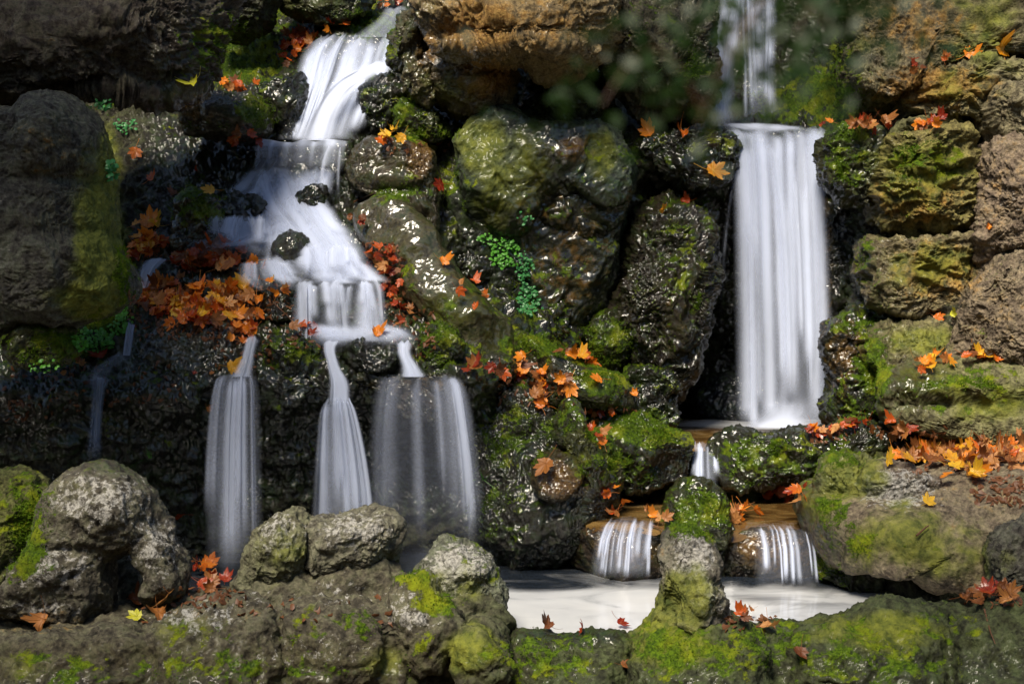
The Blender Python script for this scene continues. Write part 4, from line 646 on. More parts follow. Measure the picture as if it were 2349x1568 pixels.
# ------------------------------------------------------------------ leaves
def leaf_mesh(name, mat, seed, curl, stalk=True, nring=7):
    r = np.random.default_rng(seed); lobes = [(90, 1.0), (45, .88), (135, .88), (2, .62), (178, .62)]
    n = 120; th = np.linspace(-math.pi / 2, 1.5 * math.pi, n, endpoint=False); R = np.full(n, .34)
    for a, L in lobes:
        a = math.radians(a + r.normal(0, 4)); L *= r.uniform(.92, 1.06); d = np.abs((th - a + math.pi) % (2 * math.pi) - math.pi)
        R = np.maximum(R, L * np.clip(1 - (d / .62), 0, 1) ** .72 * 1.0)
        for sgn in (-1, 1):      # side teeth of each lobe
            d2 = np.abs((th - a - sgn * .27 + math.pi) % (2 * math.pi) - math.pi); R = np.maximum(R, L * .82 * np.clip(1 - d2 / .22, 0, 1) ** .8)
    R = np.maximum(R, .42 * (np.cos(th + math.pi / 2) < .75)); R *= .5
    rr = np.linspace(0, 1, nring + 1)[1:]; V = [np.array([[0, 0, 0.]])]; vein = [1.]
    for q in rr:
        x = R * q * np.cos(th); y = R * q * np.sin(th); V.append(np.stack([x, y, 0 * x], -1))
        d = np.min([np.abs((th - math.radians(a) + math.pi) % (2 * math.pi) - math.pi) for a, _ in lobes], axis=0); vein.extend(np.clip(1 - d * R * q / .012, 0, 1))
    V = np.concatenate(V); vein = np.array(vein)
    x, y = V[:, 0].copy(), V[:, 1].copy(); rad = np.hypot(x, y); ph = r.uniform(0, 6.28)
    z = curl * (rad ** 2 * 2.2 * (1 + .9 * np.cos(2 * np.arctan2(y, x) + ph)) + .16 * np.sin(9 * x + ph) * rad * 1.5 + .12 * np.sin(11 * y + 2 * ph) * rad * 1.5)
    z += .05 * np.cos(5 * np.arctan2(y, x) + ph) * rad
    sh = 1 - curl * .5 * rad ** 2; V = np.stack([x * sh, y * sh, z], -1)
    F = [(0, 1 + i, 1 + (i + 1) % n) for i in range(n)]
    for k_ in range(nring - 1):
        a = 1 + k_ * n; b = a + n
        for i in range(n): j = (i + 1) % n; F += [(a + i, b + i, b + j), (a + i, b + j, a + j)]
    if stalk:
        m0 = len(V); pts = [np.array([0, -.02 - .14 * i, (.02 + .03 * i * i) * curl * 1.3]) + np.array([.03 * math.sin(i + ph), 0, 0]) for i in range(5)]
        for p in pts:
            for k_ in range(3): V = np.vstack([V, p + .009 * np.array([math.cos(k_ * 2.09), 0, math.sin(k_ * 2.09)])]); vein = np.append(vein, .6)
        for i in range(4):
            for k_ in range(3): a = m0 + i * 3 + k_; b = m0 + i * 3 + (k_ + 1) % 3; F += [(a, a + 3, b + 3), (a, b + 3, b)]
    me = mesh_np(name, V, np.array(F), mat); fattr(me, 'vein', vein); return me
LV = {}
for key, mat in LM.items(): LV[key] = [leaf_mesh('maple_leaf', mat, 40 + i, c_) for i, c_ in enumerate((.15, .35, .6, .95))]
print('leafmeshes', time.time() - T0)
dg = bpy.context.evaluated_depsgraph_get(); org = Vector((0, 0, HC))
def cast(u, v):
    p = P(u, v, 8.0); ok, loc, nor, _, ob, _ = SC.ray_cast(dg, org, (Vector(p) - org).normalized())
    return (loc, nor) if ok else (None, None)
NL = [0]; REST = {}
CW = {'o': 'orange', 'r': 'dark red', 'y': 'golden', 't': 'tan', 'b': 'brown', 'g': 'yellow-green'}; SW = ('flat', 'wavy', 'curled', 'crumpled')
def leaf(u, v, size, key, label, group=None, lift=.012, flat=.5, var=None, spin=None, tocam=.25, rest=False):
    loc, nor = cast(u, v)
    if loc is None or loc.y > 13: return
    if nor.dot(loc - org) > 0: nor = -nor
    j = .12 + .55 * flat
    up = (nor * (1 - flat) + Vector((0, -.25 - tocam * .5, .85)) * flat + Vector((random.gauss(0, j), random.gauss(0, j * .6) - j * .3, random.gauss(0, j * .8)))).normalized()
    vi = var if var is not None else random.randrange(4); me = LV[key][vi]
    q = up.to_track_quat('Z', 'Y'); q.rotate(Matrix.Rotation(random.uniform(0, 6.28) if spin is None else spin, 3, up))
    s = size * random.uniform(.8, 1.2); pos = loc + nor * .010 + up * (lift + .03 * s) + Vector((0, -.012,   .12 * s * abs(up.y) * flat))
    if rest: REST.setdefault((key, vi), []).append(Matrix.LocRotScale(pos, q, (s, s, s))); return
    o = link('maple_leaf', me); o.rotation_mode = 'QUATERNION'; o.rotation_quaternion = q; o.scale = (s, s, s); o.location = pos
    tag(o, label, 'leaf', group); NL[0] += 1; return o
USED = set()
def pile(u, v, su, sv, n, size, keys, label, group, **kw):
    keep = n if n <= 5 else min(int(5 + (n - 5) * .27), 20)
    for i in range(n):
        for _ in range(30):
            a = random.uniform(0, 6.28); r = math.sqrt(random.random()); uu = u + su * r * math.cos(a); vv = v + sv * r * math.sin(a)
            key = random.choice(keys) if random.random() < .74 else random.choice('bbt'); vi = random.choice((0, 0, 0, 1, 1, 2, 2, 3))
            px = 'left' if uu < u - su * .33 else 'right' if uu > u + su * .33 else 'middle'; py = '' if sv < 12 else 'upper ' if vv < v else 'lower '
            lb = f"{SW[vi]} {CW[key]} leaf, {py}{px} of the {group}"
            if i >= keep or (lb not in USED and cast(uu, vv)[0] is not None): break
        if i < keep: USED.add(lb)
        leaf(uu, vv, size * .76, key, lb, group, lift=.008 + .006 * ((n - i) % 6 if i >= keep else 6), var=vi, rest=i >= keep, **kw)
def rest_leaves():
    for key in LM:
        Vs, Fs, ve, off = [], [], [], 0
        for (k_, vi), ms in REST.items():
            if k_ != key: continue
            me = LV[key][vi]; n = len(me.vertices); co = np.zeros(n * 3); me.vertices.foreach_get('co', co); co = co.reshape(-1, 3)
            f = np.zeros(len(me.polygons) * 3, int); me.polygons.foreach_get('vertices', f); vv = np.zeros(n); me.attributes['vein'].data.foreach_get('value', vv)
            for m in ms: A = np.array(m); Vs.append(co @ A[:3, :3].T + A[:3, 3]); Fs.append(f.reshape(-1, 3) + off); off += n; ve.append(vv)
        if Vs: PARTS.append((np.concatenate(Vs), np.concatenate(Fs), np.concatenate(ve), LM[key]))
    V = np.concatenate([p[0] for p in PARTS]); o_ = np.cumsum([0] + [len(p[0]) for p in PARTS]); F = np.concatenate([p[1] + o for p, o in zip(PARTS, o_)])
    me = mesh_np('fallen_leaves', V, F, PARTS[0][3]); [me.materials.append(p[3]) for p in PARTS[1:]]
    me.polygons.foreach_set('material_index', np.concatenate([np.full(len(p[1]), i) for i, p in enumerate(PARTS)]).astype(np.int32)); fattr(me, 'vein', np.concatenate([p[2] for p in PARTS]))
    tag(link('fallen_leaves', me), 'remaining orange and red autumn leaves lying under and between the others in the heaps', 'fallen leaves', kind='stuff')
PARTS = []
def leaves():
    L, K = leaf, pile
    K(690,100,42,26,22,.14,'orr','orange-red maple leaf on the dark slope left of the topmost fall','leaves left of the topmost fall', tocam=.6)
    K(765,70,26,6,4,.13,'oor','orange maple leaf along the top edge of the topmost fall','leaves along the top edge')
    K(880,22,30,14,6,.12,'rro','red maple leaf beside the thin water at the very top','leaves by the top water')
    K(665,150,14,12,3,.12,'r','dark red maple leaf below the top left leaves','dark leaves on the wet step')
    L(452,196,.17,'g','pale yellow-green leaf on the flat mossy block, left end', var=2)
    K(540,203,56,6,9,.13,'oor','orange maple leaf in the row on the flat mossy block','leaves on the flat mossy block', tocam=.9)
    K(555,318,34,9,8,.12,'oor','orange leaf at the left end of the water ledge','leaves by the water ledge', tocam=.9)
    L(312,356,.13,'o','single orange-brown leaf stuck on the wet wall, upper of two', flat=.1, var=0, lift=.03)
    L(357,418,.14,'o','single orange leaf stuck on the wet wall, lower of two', flat=.1, var=1, lift=.03)
    L(445,398,.06,'r','tiny dark red leaf on the wet blue-black slope', flat=.2); L(484,443,.11,'y','bright yellow leaf above the dark mossy stone', var=0)
    L(340,520,.20,'o','large rust orange leaf tilted up beside the tall left rock', var=1, tocam=.9); L(402,455,.09,'b','small brown leaf left of the dark mossy stone')
    K(330,560,42,30,30,.14,'oory','orange leaf beside the tall left rock','leaves beside the tall left rock', tocam=.6)
    K(485,598,90,28,44,.17,'oorrb','large rust coloured leaf in the heap above the middle boulders','upper heap of leaves in the cascade', tocam=.8)
    K(580,612,34,14,6,.12,'oo','wet orange leaf lying at the edge of the misty cascade','wet leaves at the cascade edge')
    K(425,700,115,44,110,.16,'oooory','bright orange leaf in the big heap left of the cascade','big orange heap left of the cascade', tocam=.8)
    K(540,700,50,50,28,.16,'ooyo','amber leaf in the strip running down to the lip','amber leaves running down to the lip', tocam=.7)
    K(560,770,40,26,12,.13,'oor','orange leaf crowding the top of the leftmost big fall','leaves above the leftmost big fall', tocam=.7)
    K(690,768,45,11,8,.12,'rro','red-orange leaf on the round mossy stone','leaves on the round mossy stone', tocam=.7)
    K(640,665,28,20,5,.12,'ooy','orange leaf on the dark wet stone below the heap','leaves on the dark wet stone')
    K(880,600,42,36,26,.12,'rrro','dark red leaf right of the misty cascade','red leaves right of the cascade', tocam=.6)
    K(905,665,36,44,18,.10,'rrb','small red-brown leaf on the wet slope beside the lower step','red-brown leaves by the lower step')
    K(935,740,30,30,5,.10,'rrb','brown leaf in front of the smooth humped rock','brown leaves by the humped rock')
    K(820,510,30,14,4,.09,'rb','little red leaf by the twig above the humped rock','leaves by the twig')
    L(866,772,.16,'o','curled orange leaf on the small dark stone above the middle falls', var=3, tocam=.9); L(527,849,.12,'y','yellow-orange leaf folded over the lip of the leftmost big fall', var=2, tocam=1.2)
    K(905,324,32,6,6,.14,'yyo','golden leaf on the wet block right of the water ledge','golden leaves on the wet block', tocam=.9)
    L(1020,326,.12,'o','single orange leaf above the mossy edge right of the wet block', tocam=.9, var=1); L(1005,345,.10,'g','yellow-green leaf below the single orange one'); L(1004,428,.13,'r','purple-red leaf hanging beside the wet block', flat=.1)
    K(1062,664,18,6,3,.12,'or','orange-red leaf on the ridge of the humped rock','leaves on the ridge', tocam=.9); K(1098,700,8,14,3,.11,'oo','orange leaf lower on the ridge of the humped rock','lower ridge leaves', tocam=.9)
    L(1012,606,.10,'o','small orange leaf at the shoulder of the humped rock')
    K(1115,856,42,8,6,.17,'r','glossy crimson leaf on the brink right of the wide veil','crimson leaves on the brink', tocam=.9)
    K(1195,840,16,34,7,.15,'oor','orange leaf at the left end of the long mossy boulder','leaves on the mossy boulder end', tocam=.9)
    K(1318,828,44,12,9,.15,'ooy','bright orange leaf in the band on top of the long mossy boulder','leaves on top of the long mossy boulder', tocam=.8)
    K(1255,880,50,20,14,.13,'rob','dark orange leaf in the hollow of the long mossy boulder','leaves in the hollow of the mossy boulder')
    L(1306,888,.17,'o','big pointed orange leaf facing the camera above the green upright stone', flat=.2, tocam=1, var=0); L(1367,876,.14,'o','star-shaped orange leaf alone on the moss', flat=.3, tocam=1, var=0); L(1453,908,.09,'o','small curled leaf at the right end of the long mossy boulder')
    K(1238,928,28,14,7,.16,'ooy','amber leaf piled left of the green upright stone','leaves left of the green upright stone', tocam=.8)
    L(1258,1068,.16,'b','wet dark brown leaf plastered on the nose-shaped stone', flat=.1, var=0)
    K(1370,1008,16,18,5,.12,'rro','red leaf left of the long moss-topped rock','leaves left of the moss-topped rock'); L(1378,1022,.08,'y','yellow leaf among the red ones left of the moss-topped rock')
    K(1400,942,55,4,6,.10,'oor','orange leaf in the crack above the moss-topped rock','leaves in the crack')
    K(1795,1140,60,14,26,.14,'roor','red-orange leaf bunched at the back of the clear basin','leaves bunched at the back of the basin', tocam=.3, flat=.8)
    K(1705,1188,30,8,9,.13,'oo','orange leaf floating right of the round mossy stone','leaves floating in the basin', flat=.9); K(1512,1192,20,9,5,.12,'oyr','orange leaf caught left of the round mossy stone','leaves left of the round mossy stone', flat=.8)
    K(1415,1137,28,5,4,.11,'or','orange leaf at the back left of the clear basin','leaves at the basin back', flat=.9); K(1402,1190,12,8,3,.10,'br','brown leaf at the left rim of the clear basin','leaves at the left rim')
    K(1880,998,32,12,9,.13,'rroo','red leaf hanging over the dark rim rock','leaves over the dark rim rock', tocam=.7); K(1958,984,36,9,9,.12,'rro','dark red leaf on the low wet rim','leaves on the low wet rim')
    K(2065,985,32,9,7,.14,'oor','orange leaf at the back of the right leaf pile','leaves behind the right pile'); L(2068,988,.13,'g','green-yellow leaf lying before the broad low rock')
    K(2235,1045,135,34,150,.15,'yotobt','golden brown leaf in the big pile on the right bank','big golden pile on the right bank', tocam=.35, flat=.7)
    K(2110,1052,60,18,18,.17,'yyo','clear yellow leaf at the front left of the right pile','yellow leaves at the front of the pile'); K(2190,1098,50,12,7,.17,'yot','yellow curled leaf straying in front of the right pile','leaves straying in front of the pile')
    L(2120,1157,.12,'y','small yellow leaf alone behind the pinkish knob', var=0)
    L(2290,118,.22,'y','larger golden leaf on the ledge in the upper right', var=2, tocam=.8); L(2222,128,.20,'o','rust leaf left of the golden ledge leaf', var=1, tocam=.8)
    K(2095,163,26,10,5,.11,'oor','orange leaf at the left end of the upper right ledge','leaves at the end of the upper right ledge'); K(2165,142,26,4,3,.10,'o','small orange leaf along the upper right ledge','leaves along the upper right ledge')
    K(2000,292,44,12,10,.15,'rrro','crimson leaf on the moss-capped rock right of the tall fall','crimson leaves on the moss-capped rock', tocam=.8); K(2140,290,52,7,9,.12,'oro','orange leaf in the slot above the big square block','leaves in the slot above the square block', tocam=.8)
    K(1898,300,10,6,4,.09,'or','tiny orange leaf at the right edge of the tall fall','tiny leaves at the fall edge'); L(1632,400,.20,'y','large golden star-shaped leaf left of the tall fall', flat=.25, tocam=1, var=0)
    L(1530,488,.15,'y','orange-yellow leaf on the dripping wall', flat=.2, var=1); L(1576,466,.12,'r','dark red leaf on the dripping wall', flat=.2); L(1492,310,.17,'o','flat orange leaf on the long wet shelf, left one', tocam=.8); L(1562,306,.16,'o','flat orange leaf on the long wet shelf, right one', tocam=.8)
    L(2152,732,.14,'o','single rust leaf on the wedge stone', tocam=.8); L(2190,722,.10,'g','single green leaf beside the rust leaf on the wedge stone', tocam=.8); L(2262,520,.08,'o','small orange leaf on the brown vertical rock')
    K(2140,836,40,12,9,.14,'yoo','amber leaf on the left corner of the broad low rock','leaves on the corner of the broad low rock', tocam=.8); K(2250,826,44,6,8,.13,'yoo','amber leaf along the top of the broad low rock','leaves along the broad low rock', tocam=.8)
    L(395,1372,.22,'t','big pale tan leaf lying before the hollow of the arched rock', spin=2.2, var=0, tocam=.9, flat=.9); L(318,1385,.16,'b','dark brown curled leaf in the hollow of the arched rock', var=3)
    K(468,1308,28,14,6,.15,'oor','rust orange leaf heaped between the arched and leaning stones','leaves between the arched and leaning stones', tocam=.9); K(485,1352,34,9,6,.15,'orb','brown-orange leaf behind the big tan leaf','leaves behind the big tan leaf', tocam=.8)
    L(108,1422,.14,'t','small curled tan leaf on the bare rock at the far left', var=3); L(318,1421,.11,'g','yellow-green leaf in front of the arched rock', var=0); L(365,1412,.15,'b','crumpled dark leaf beside the yellow-green one', var=3)
    L(410,1172,.15,'r','red-brown leaf on the dark wall behind the arched rock', flat=.2, var=0); L(240,820,.15,'r','dark red leaf beside the far left trickle', var=1); K(170,846,60,10,6,.09,'oyt','small amber leaf on the ledge above the far left fall','small leaves on the far left ledge')
    K(460,905,60,40,5,.07,'rby','scrap of leaf on the dark wall below the wet grey stone','leaf scraps on the dark wall'); K(690,905,40,30,0,.07,'r','x','x')
    L(1258,1441,.14,'b','brown leaf on the wet rim of the white pool, left one', var=2, tocam=.8); L(1345,1447,.09,'r','thin red leaf at the middle of the wet rim', var=1); L(1420,1436,.11,'r','dark red leaf on the wet rim, right one', var=1, tocam=.8)
    K(1705,1418,22,12,5,.10,'rb','red-brown leaf right of the tall pointed stone','leaves right of the pointed stone'); L(1760,1445,.15,'t','folded tan leaf on the parapet right of the pointed stone', var=2); L(1830,1500,.15,'b','brown leaf hanging on the parapet front', flat=.2, var=1); L(1428,1532,.11,'b','small rust leaf low on the mossy parapet front', flat=.2)
    K(2275,1372,60,20,12,.16,'bbr','dark brown leaf in the shaded lower right corner','dark leaves in the lower right corner')
leaves(); rest_leaves(); print('leaves', NL[0], time.time() - T0)
# ------------------------------------------------------------------ small plants, litter, twigs
PG = simple('fresh green leaf', (.09, .30, .03), .4, .35, .3); PG2 = simple('blue green leaf', (.05, .22, .06), .35, .35, .3)
def discs(pts, nrm, size, seed, jag=0):
    r = np.random.default_rng(seed); n = len(pts); k = 7; a = np.arange(k) * 2 * math.pi / k
    t1 = np.cross(nrm, r.normal(size=(n, 3))); t1 /= np.linalg.norm(t1, axis=1, keepdims=True); t2 = np.cross(nrm, t1); s = size * r.uniform(.6, 1.3, n)[:, None]
    rad = np.where(np.arange(k) % 2, 1., .78)
    V = np.concatenate([pts[:, None] + nrm[:, None] * (s * .3)[:, None]] + [(pts + s * rad[i] * (1 - jag * r.random((n, 1))) * (math.cos(a[i]) * (1 + jag) * t1 + math.sin(a[i]) * t2))[:, None] for i in range(k)], 1)
    b = np.arange(n)[:, None] * (k + 1); F = np.concatenate([np.stack([b[:, 0], b[:, 0] + 1 + i, b[:, 0] + 1 + (i + 1) % k], -1) for i in range(k)])
    return V.reshape(-1, 3), F
def plant(label, u, v, su, sv, n, size, mat, seed):
    r = np.random.default_rng(seed); pts = []; nr = []
    for i in range(n):
        a = r.uniform(0, 6.28); q = math.sqrt(r.random()); loc, no = cast(u + su * q * math.cos(a), v + sv * q * math.sin(a))
        if loc is None: continue
        if no.dot(loc - org) > 0: no = -no
        pts.append(np.array(loc) + np.array(no) * r.uniform(.01, .045)); q_ = np.array([r.normal(0, .35), -.7, .6 + r.normal(0, .3)]); nr.append(q_ / np.linalg.norm(q_))
    pts = np.array(pts); nr = np.array(nr); V, F = discs(pts, nr, size, seed); c = pts.mean(0)
    root = bpy.data.objects.new('creeping_plant', None); root.location = c; COL.objects.link(root); tag(root, label, 'plant')
    link('foliage', mesh_np('foliage', V - c, F, mat, False), parent=root)
    V2 = []; F2 = []
    for i, p in enumerate(pts[::2]):
        q = c + (p - c) * .55 + np.array([0, .03, -.02]); b = len(V2); V2 += [q, q + [.002, 0, 0], p + [.001, 0, 0], p]; F2.append((b, b + 1, b + 2, b + 3))
    link('stems', mesh_np('stems', np.array(V2) - c, np.array(F2), mat, False), parent=root)
plant('dense bright green creeping plant on the dark centre wall, largest patch', 1158,580,30,36,170,.011,PG,1)
plant('narrow green plant hanging right of the dense patch, upper one', 1205,622,16,40,110,.010,PG2,2)
plant('green plant hanging on the dark wall, lowest of three', 1213,692,24,38,170,.011,PG2,3)
plant('tiny green seedling high on the dark centre wall', 1207,498,8,12,16,.009,PG2,4)
plant('bright ground plant between the mossy boulder and the trickle', 215,783,52,24,200,.011,PG,5)
plant('bright green plant at the foot of the tall left rock', 278,735,20,30,100,.010,PG,6)
plant('small dark green plant in the shadow under the top left boulder', 236,240,18,14,40,.011,PG2,7)
plant('small green plant on the shaded wall below the top left boulder', 290,292,22,14,40,.011,PG2,8)
plant('green plant in the gap at the right side of the tall left rock', 246,388,10,26,50,.012,PG2,9)
plant('sprinkled green leaves low on the mossy boulder at the left', 100,838,40,8,40,.009,PG,10)
plant('small bright plant left of the dense creeping patch', 1110,548,16,14,36,.010,PG,11)
# moss
MOSS = simple('moss tufts', (.075, .135, .005), .8, .85, .3, .15, 18)
tv = np.concatenate([a for a, b in TUFT]); tn = np.concatenate([b for a, b in TUFT]); nsel = min(len(tv), 150000)
ix = rng.choice(len(tv), nsel, replace=False); tv, tn = tv[ix], tn[ix]
dr = tn + rng.normal(0, .55, tv.shape); dr /= np.linalg.norm(dr, axis=1, keepdims=True); sd1 = np.cross(dr, rng.normal(size=tv.shape)); sd1 /= np.linalg.norm(sd1, axis=1, keepdims=True)
ln = rng.uniform(.006, .017, (nsel, 1)); b0 = tv - tn * .004 + rng.normal(0, .004, tv.shape)
Vm = np.stack([b0 - sd1 * .0028, b0 + sd1 * .0028, b0 + dr * ln], 1).reshape(-1, 3); me = mesh_np('moss', Vm, np.arange(len(Vm)).reshape(-1, 3), MOSS, False)
tag(link('moss', me), 'green moss tufts covering the tops of the rocks', 'moss', kind='stuff')
# scattered scraps of leaf and twig
def litter():
    spots = [(2290,1125,60,34,110),(2200,1060,130,30,60),(420,720,130,60,260),(620,690,60,40,60),(100,930,90,40,40),(880,640,50,90,110),(500,600,90,30,50),(560,790,70,60,60),(330,880,90,50,40),(950,760,50,60,70),(1230,900,90,40,50),(330,560,40,40,40),
             (480,1370,80,25,50),(1720,1430,60,20,30),(2080,990,90,16,50),(1400,945,60,6,20),(130,860,120,20,40),(700,780,60,20,30),(2280,1370,70,25,40),(960,340,70,12,20),(1900,1000,40,18,30),(620,1400,300,30,30)]
    r = np.random.default_rng(5); pts = []; nr = []
    for (u, v, su, sv, n) in spots:
        for i in range(n):
            loc, no = cast(u + su * r.uniform(-1, 1), v + sv * r.uniform(-1, 1))
            if loc is None: continue
            if no.dot(loc - org) > 0: no = -no
            q = np.array(no) + r.normal(0, .35, 3); pts.append(np.array(loc) + np.array(no) * .006); nr.append(q / np.linalg.norm(q))
    V, F = discs(np.array(pts), np.array(nr), .017, 3, .8); V[:, 2] += r.normal(0, .002, len(V)); me = mesh_np('leaf_litter', V, F, simple('leaf scraps', (.13, .05, .018), .5, .85, .2, scale=4), False)
    tag(link('leaf_litter', me), 'small rust brown scraps of broken leaf scattered over wet rock', 'leaf litter', kind='stuff')
litter()
TW = simple('wet twig', (.10, .045, .02), .35, .4)
def tube(pts, r0, r1, k=6):
    pts = np.array(pts, float); n = len(pts); V = []; F = []
    for i, p in enumerate(pts):
        d = pts[min(i + 1, n - 1)] - pts[max(i - 1, 0)]; d /= np.linalg.norm(d) + 1e-9; a = np.cross(d, [0.13, .9, .4]); a /= np.linalg.norm(a); b = np.cross(d, a); r = r0 + (r1 - r0) * i / (n - 1)
        for j in range(k): V.append(p + r * (math.cos(j * 2 * math.pi / k) * a + math.sin(j * 2 * math.pi / k) * b))
    for i in range(n - 1):
        for j in range(k): F.append((i * k + j, i * k + (j + 1) % k, (i + 1) * k + (j + 1) % k, (i + 1) * k + j))
    return V, F
def twig(label, uvs, r=.005):
    pts = []
    for (u, v) in uvs:
        loc, no = cast(u, v)
        if loc is None: return
        pts.append(np.array(loc) + np.array([0, -.02, .012]))
    pts = np.array(pts); pts = np.stack([np.interp(np.linspace(0, len(pts) - 1, len(pts) * 4), np.arange(len(pts)), pts[:, i]) for i in range(3)], -1)
    c = pts.mean(0); V, F = tube(pts - c, r, r * .5); tag(link('twig', mesh_np('twig', V, F, TW), c), label, 'twig')
twig('thin dark twig above the smooth humped rock', [(812,468),(835,458),(862,447)], .006)
twig('fine curved twig across the dark wet stone below the orange heap', [(598,722),(630,700),(660,728),(690,760)], .0035)
twig('thin twig leaning on the left edge of the orange heap', [(312,640),(330,648),(348,658)], .005)
twig('fine twig on the right slope beside the lower step', [(885,655),(905,690),(925,740)], .004)
twig('thin black twig at the right of the left basin spill', [(1490,1205),(1515,1215),(1535,1230)], .005)
twig('slim twig standing on the far right of the parapet', [(2255,1400),(2268,1450),(2280,1480)], .004)
twig('fine bare stick lying on the sloping right bank', [(2100,1232),(2115,1218),(2128,1208)], .006)
# grass blades on the dark boulder
def grass(label, u, v, n, h, seed):
    r = np.random.default_rng(seed); loc, no = cast(u, v); V = []; F = []
    for i in range(n):
        a = r.normal(0, .6); b = len(V); L = h * r.uniform(.5, 1); p0 = np.array([r.normal(0, .01), -.01, 0])
        for t in (0, .4, .75, 1): q = p0 + np.array([math.sin(a) * L * t, -.05 * t, L * t * math.cos(a) - L * .5 * t * t]); wd = .0016 * (1 - t * .8); V += [q - [wd, 0, 0], q + [wd, 0, 0]]
        for k_ in range(3): F.append((b + 2 * k_, b + 2 * k_ + 1, b + 2 * k_ + 3, b + 2 * k_ + 2))
    tag(link('grass_tuft', mesh_np('grass_tuft', V, F, PG, False), loc), label, 'grass')
grass('few pale grass blades on the dark boulder left of the high fall', 1560,140,9,.16,1)
grass('thin grass blades on the dark wall left of the leftmost big fall', 345,1050,7,.14,2)
grass('grass blades low on the massive dark centre rock', 1112,1100,7,.16,3)
# ------------------------------------------------------------------ branches hanging in front of the right fall, near the camera
def hanging(label, u0, v0, u1, v1, Y, seed, n=60, lsz=.028):
    r = np.random.default_rng(seed); A = P(u0, v0, Y); B = P(u1, v1, Y - .02); root = bpy.data.objects.new('hanging_branch', None); root.location = A; COL.objects.link(root); tag(root, label, 'branch')
    t = np.linspace(0, 1, 12)[:, None]; stem = A + (B - A) * t + np.array([0, 0, .018]) * np.sin(t * math.pi); V, F = tube(stem - A, .0003, .0001); link('stem', mesh_np('stem', V, F, TW), parent=root)
    V = []; F = []
    for i in range(n):
        q = r.random(); p = A + (B - A) * q + np.array([r.normal(0, .012), r.normal(0, .02), r.normal(0, .009) + .018 * math.sin(q * 3.14)]); a = r.normal(0, .6) + math.atan2(B[2] - A[2], B[0] - A[0]); L = lsz * r.uniform(.7, 1.3)
        d = np.array([math.cos(a), r.normal(0, .3), math.sin(a)]); s = np.array([-math.sin(a), r.normal(0, .5), math.cos(a)]) * .32; b = len(V)
        for (x_, y_) in ((0, 0), (.35, .8), (.7, .65), (1, 0), (.7, -.65), (.35, -.8)): V.append(p - A + L * (d * x_ + s * y_))
        F += [(b, b + 1, b + 2, b + 3), (b, b + 3, b + 4, b + 5)]
    link('leaves', mesh_np('leaves', V, F, GL, False), parent=root)
GL = simple('soft green leaf', (.012, .035, .002), .5, .5, .4)
hanging('blurred green twig drooping in front of the high fall, upper', 2050, -160, 1700, 90, 0.43, 1, 100, .0042)
hanging('blurred green twig crossing the high fall, middle', 1990, -60, 1660, 190, 0.45, 2, 90, .0042)
hanging('blurred green twig just above the lip of the tall fall', 1900, 60, 1600, 290, 0.42, 3, 80, .004)
hanging('blurred green twig reaching over the long wet shelf', 1640, 330, 1380, 240, 0.43, 4, 70, .004)
hanging('blurred green twig across the dark hollow right of the high fall', 2050, 20, 1760, 230, 0.44, 5, 130, .0042)
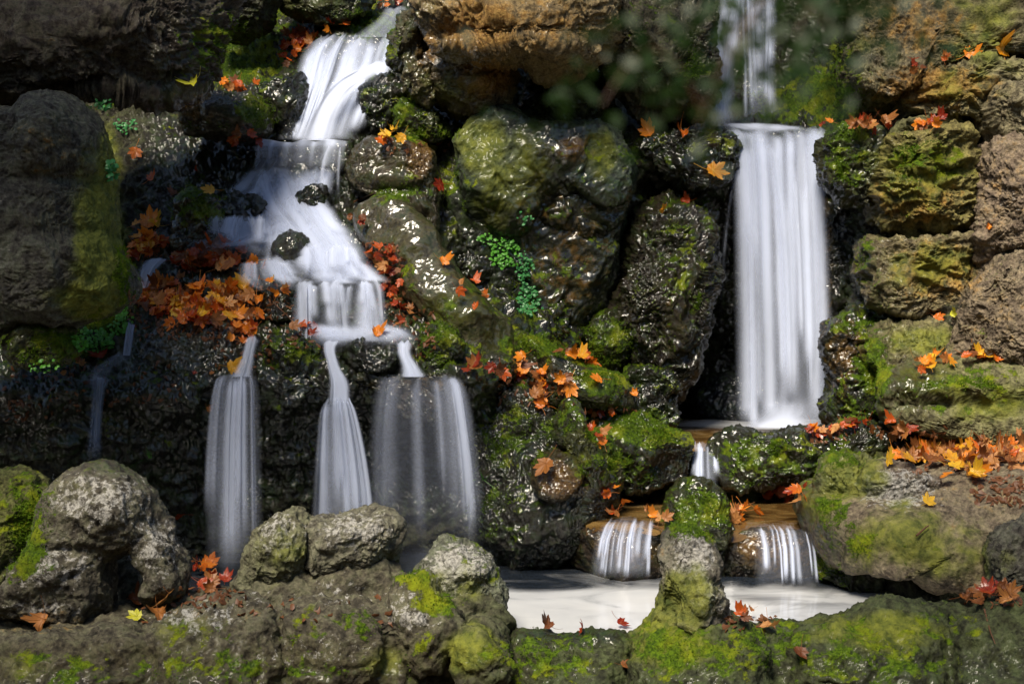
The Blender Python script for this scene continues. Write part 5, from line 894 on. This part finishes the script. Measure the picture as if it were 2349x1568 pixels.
# added unseen boughs shade chosen spots; added slope behind the viewer blocks low skylight
def bough(label, targets, seed, dist=4.5):
    r = np.random.default_rng(seed); V = []; c = P(*targets[0][:3]) + np.array(sdir) * dist
    root = bpy.data.objects.new('added_shade_bough', None); root.location = c; COL.objects.link(root); tag(root, label, 'shade bough'); F = []; tip = []
    for (u, v, Y, rad, n) in targets:
        q = P(u, v, Y) + np.array(sdir) * (dist + r.uniform(-.4, .4)); tip.append(q); p = q + r.normal(0, 1, (n, 3)) * rad * np.array([.6, .6, .6])
        a = r.normal(size=(n, 3)); a /= np.linalg.norm(a, axis=1, keepdims=True); b = np.cross(a, r.normal(size=(n, 3))); b /= np.linalg.norm(b, axis=1, keepdims=True); s_ = r.uniform(.05, .10, (n, 1))
        o_ = sum(len(x) for x in V); V.append(np.stack([p - a * s_, p + b * s_ * .55, p + a * s_, p - b * s_ * .55], 1).reshape(-1, 3)); F.append(np.arange(n * 4).reshape(-1, 4) + o_)
    link('foliage', mesh_np('foliage', np.concatenate(V) - c, np.concatenate(F), GL, False), parent=root)
    base = np.array([-9, 1.5, 5.5]); ln = [base] + sorted(tip, key=lambda q: q[0]); Vt, Ft = tube(np.array(ln) - c, .09, .02); link('limb', mesh_np('limb', Vt, Ft, TW), parent=root)
bough('added unseen bough high on the left shading the tall left rock', [(60,320,8.3,.42,420),(120,560,8.3,.45,420),(-60,700,8.2,.4,250),(40,120,8.9,.5,450),(330,100,8.9,.5,420)], 1)
bough('added unseen bough low on the left shading the bottom left corner', [(40,1530,7.0,.3,160),(300,1560,7.0,.3,160),(620,1560,7.0,.25,110)], 2, 4.4)
bough('added unseen bough shading the dark hollow behind the high fall', [(1900,60,11.3,.5,420),(2000,160,10.8,.4,220),(1550,120,10.3,.4,200),(2200,40,10.2,.4,160),(550,80,11.2,.4,330)], 3, 5.)
bough('added unseen bough shading the bottom right corner', [(2300,1500,7.2,.35,330),(2330,1330,7.7,.3,260),(2050,1530,7.1,.25,140),(2100,1330,8.6,.3,160)], 4, 5.5)
bough('added unseen bough shading the middle of the glen', [(1500,700,10.1,.35,130),(1250,720,10.2,.35,170),(250,1020,9.1,.35,170),(700,1010,9.2,.35,110),(540,1120,8.7,.35,230),(960,1130,8.74,.35,230),(800,1180,8.7,.25,90),(400,900,8.9,.3,120),(1180,1180,9.05,.35,180),(1650,700,11,.4,200)], 5, 5.)
a_ = np.linspace(math.radians(155), math.radians(385), 120); r_ = np.linspace(0, 1, 24); A_, R_ = np.meshgrid(a_, r_)
Vh = np.stack([np.cos(A_).ravel() * (7.5 + 7 * R_.ravel()), 1 + np.sin(A_).ravel() * (7.5 + 7 * R_.ravel()), -.7 + 7.5 * sstep(0, .8, R_.ravel())], -1); Vh[:, 2] += fbm(Vh, .6, 4) * 1.2 * sstep(0, .3, R_.ravel())
link('skylight_block_slope', mesh_np('skylight_block_slope', Vh, grid_faces(24, 120), simple('added dark slope', (.03, .04, .015), .9, .7, scale=2)))['kind'] = 'structure'  # added ring out of view, cuts low skylight for deeper contrast
water()
print('built', time.time() - T0, sum(len(o.data.polygons) for o in SC.objects if o.type == 'MESH'))
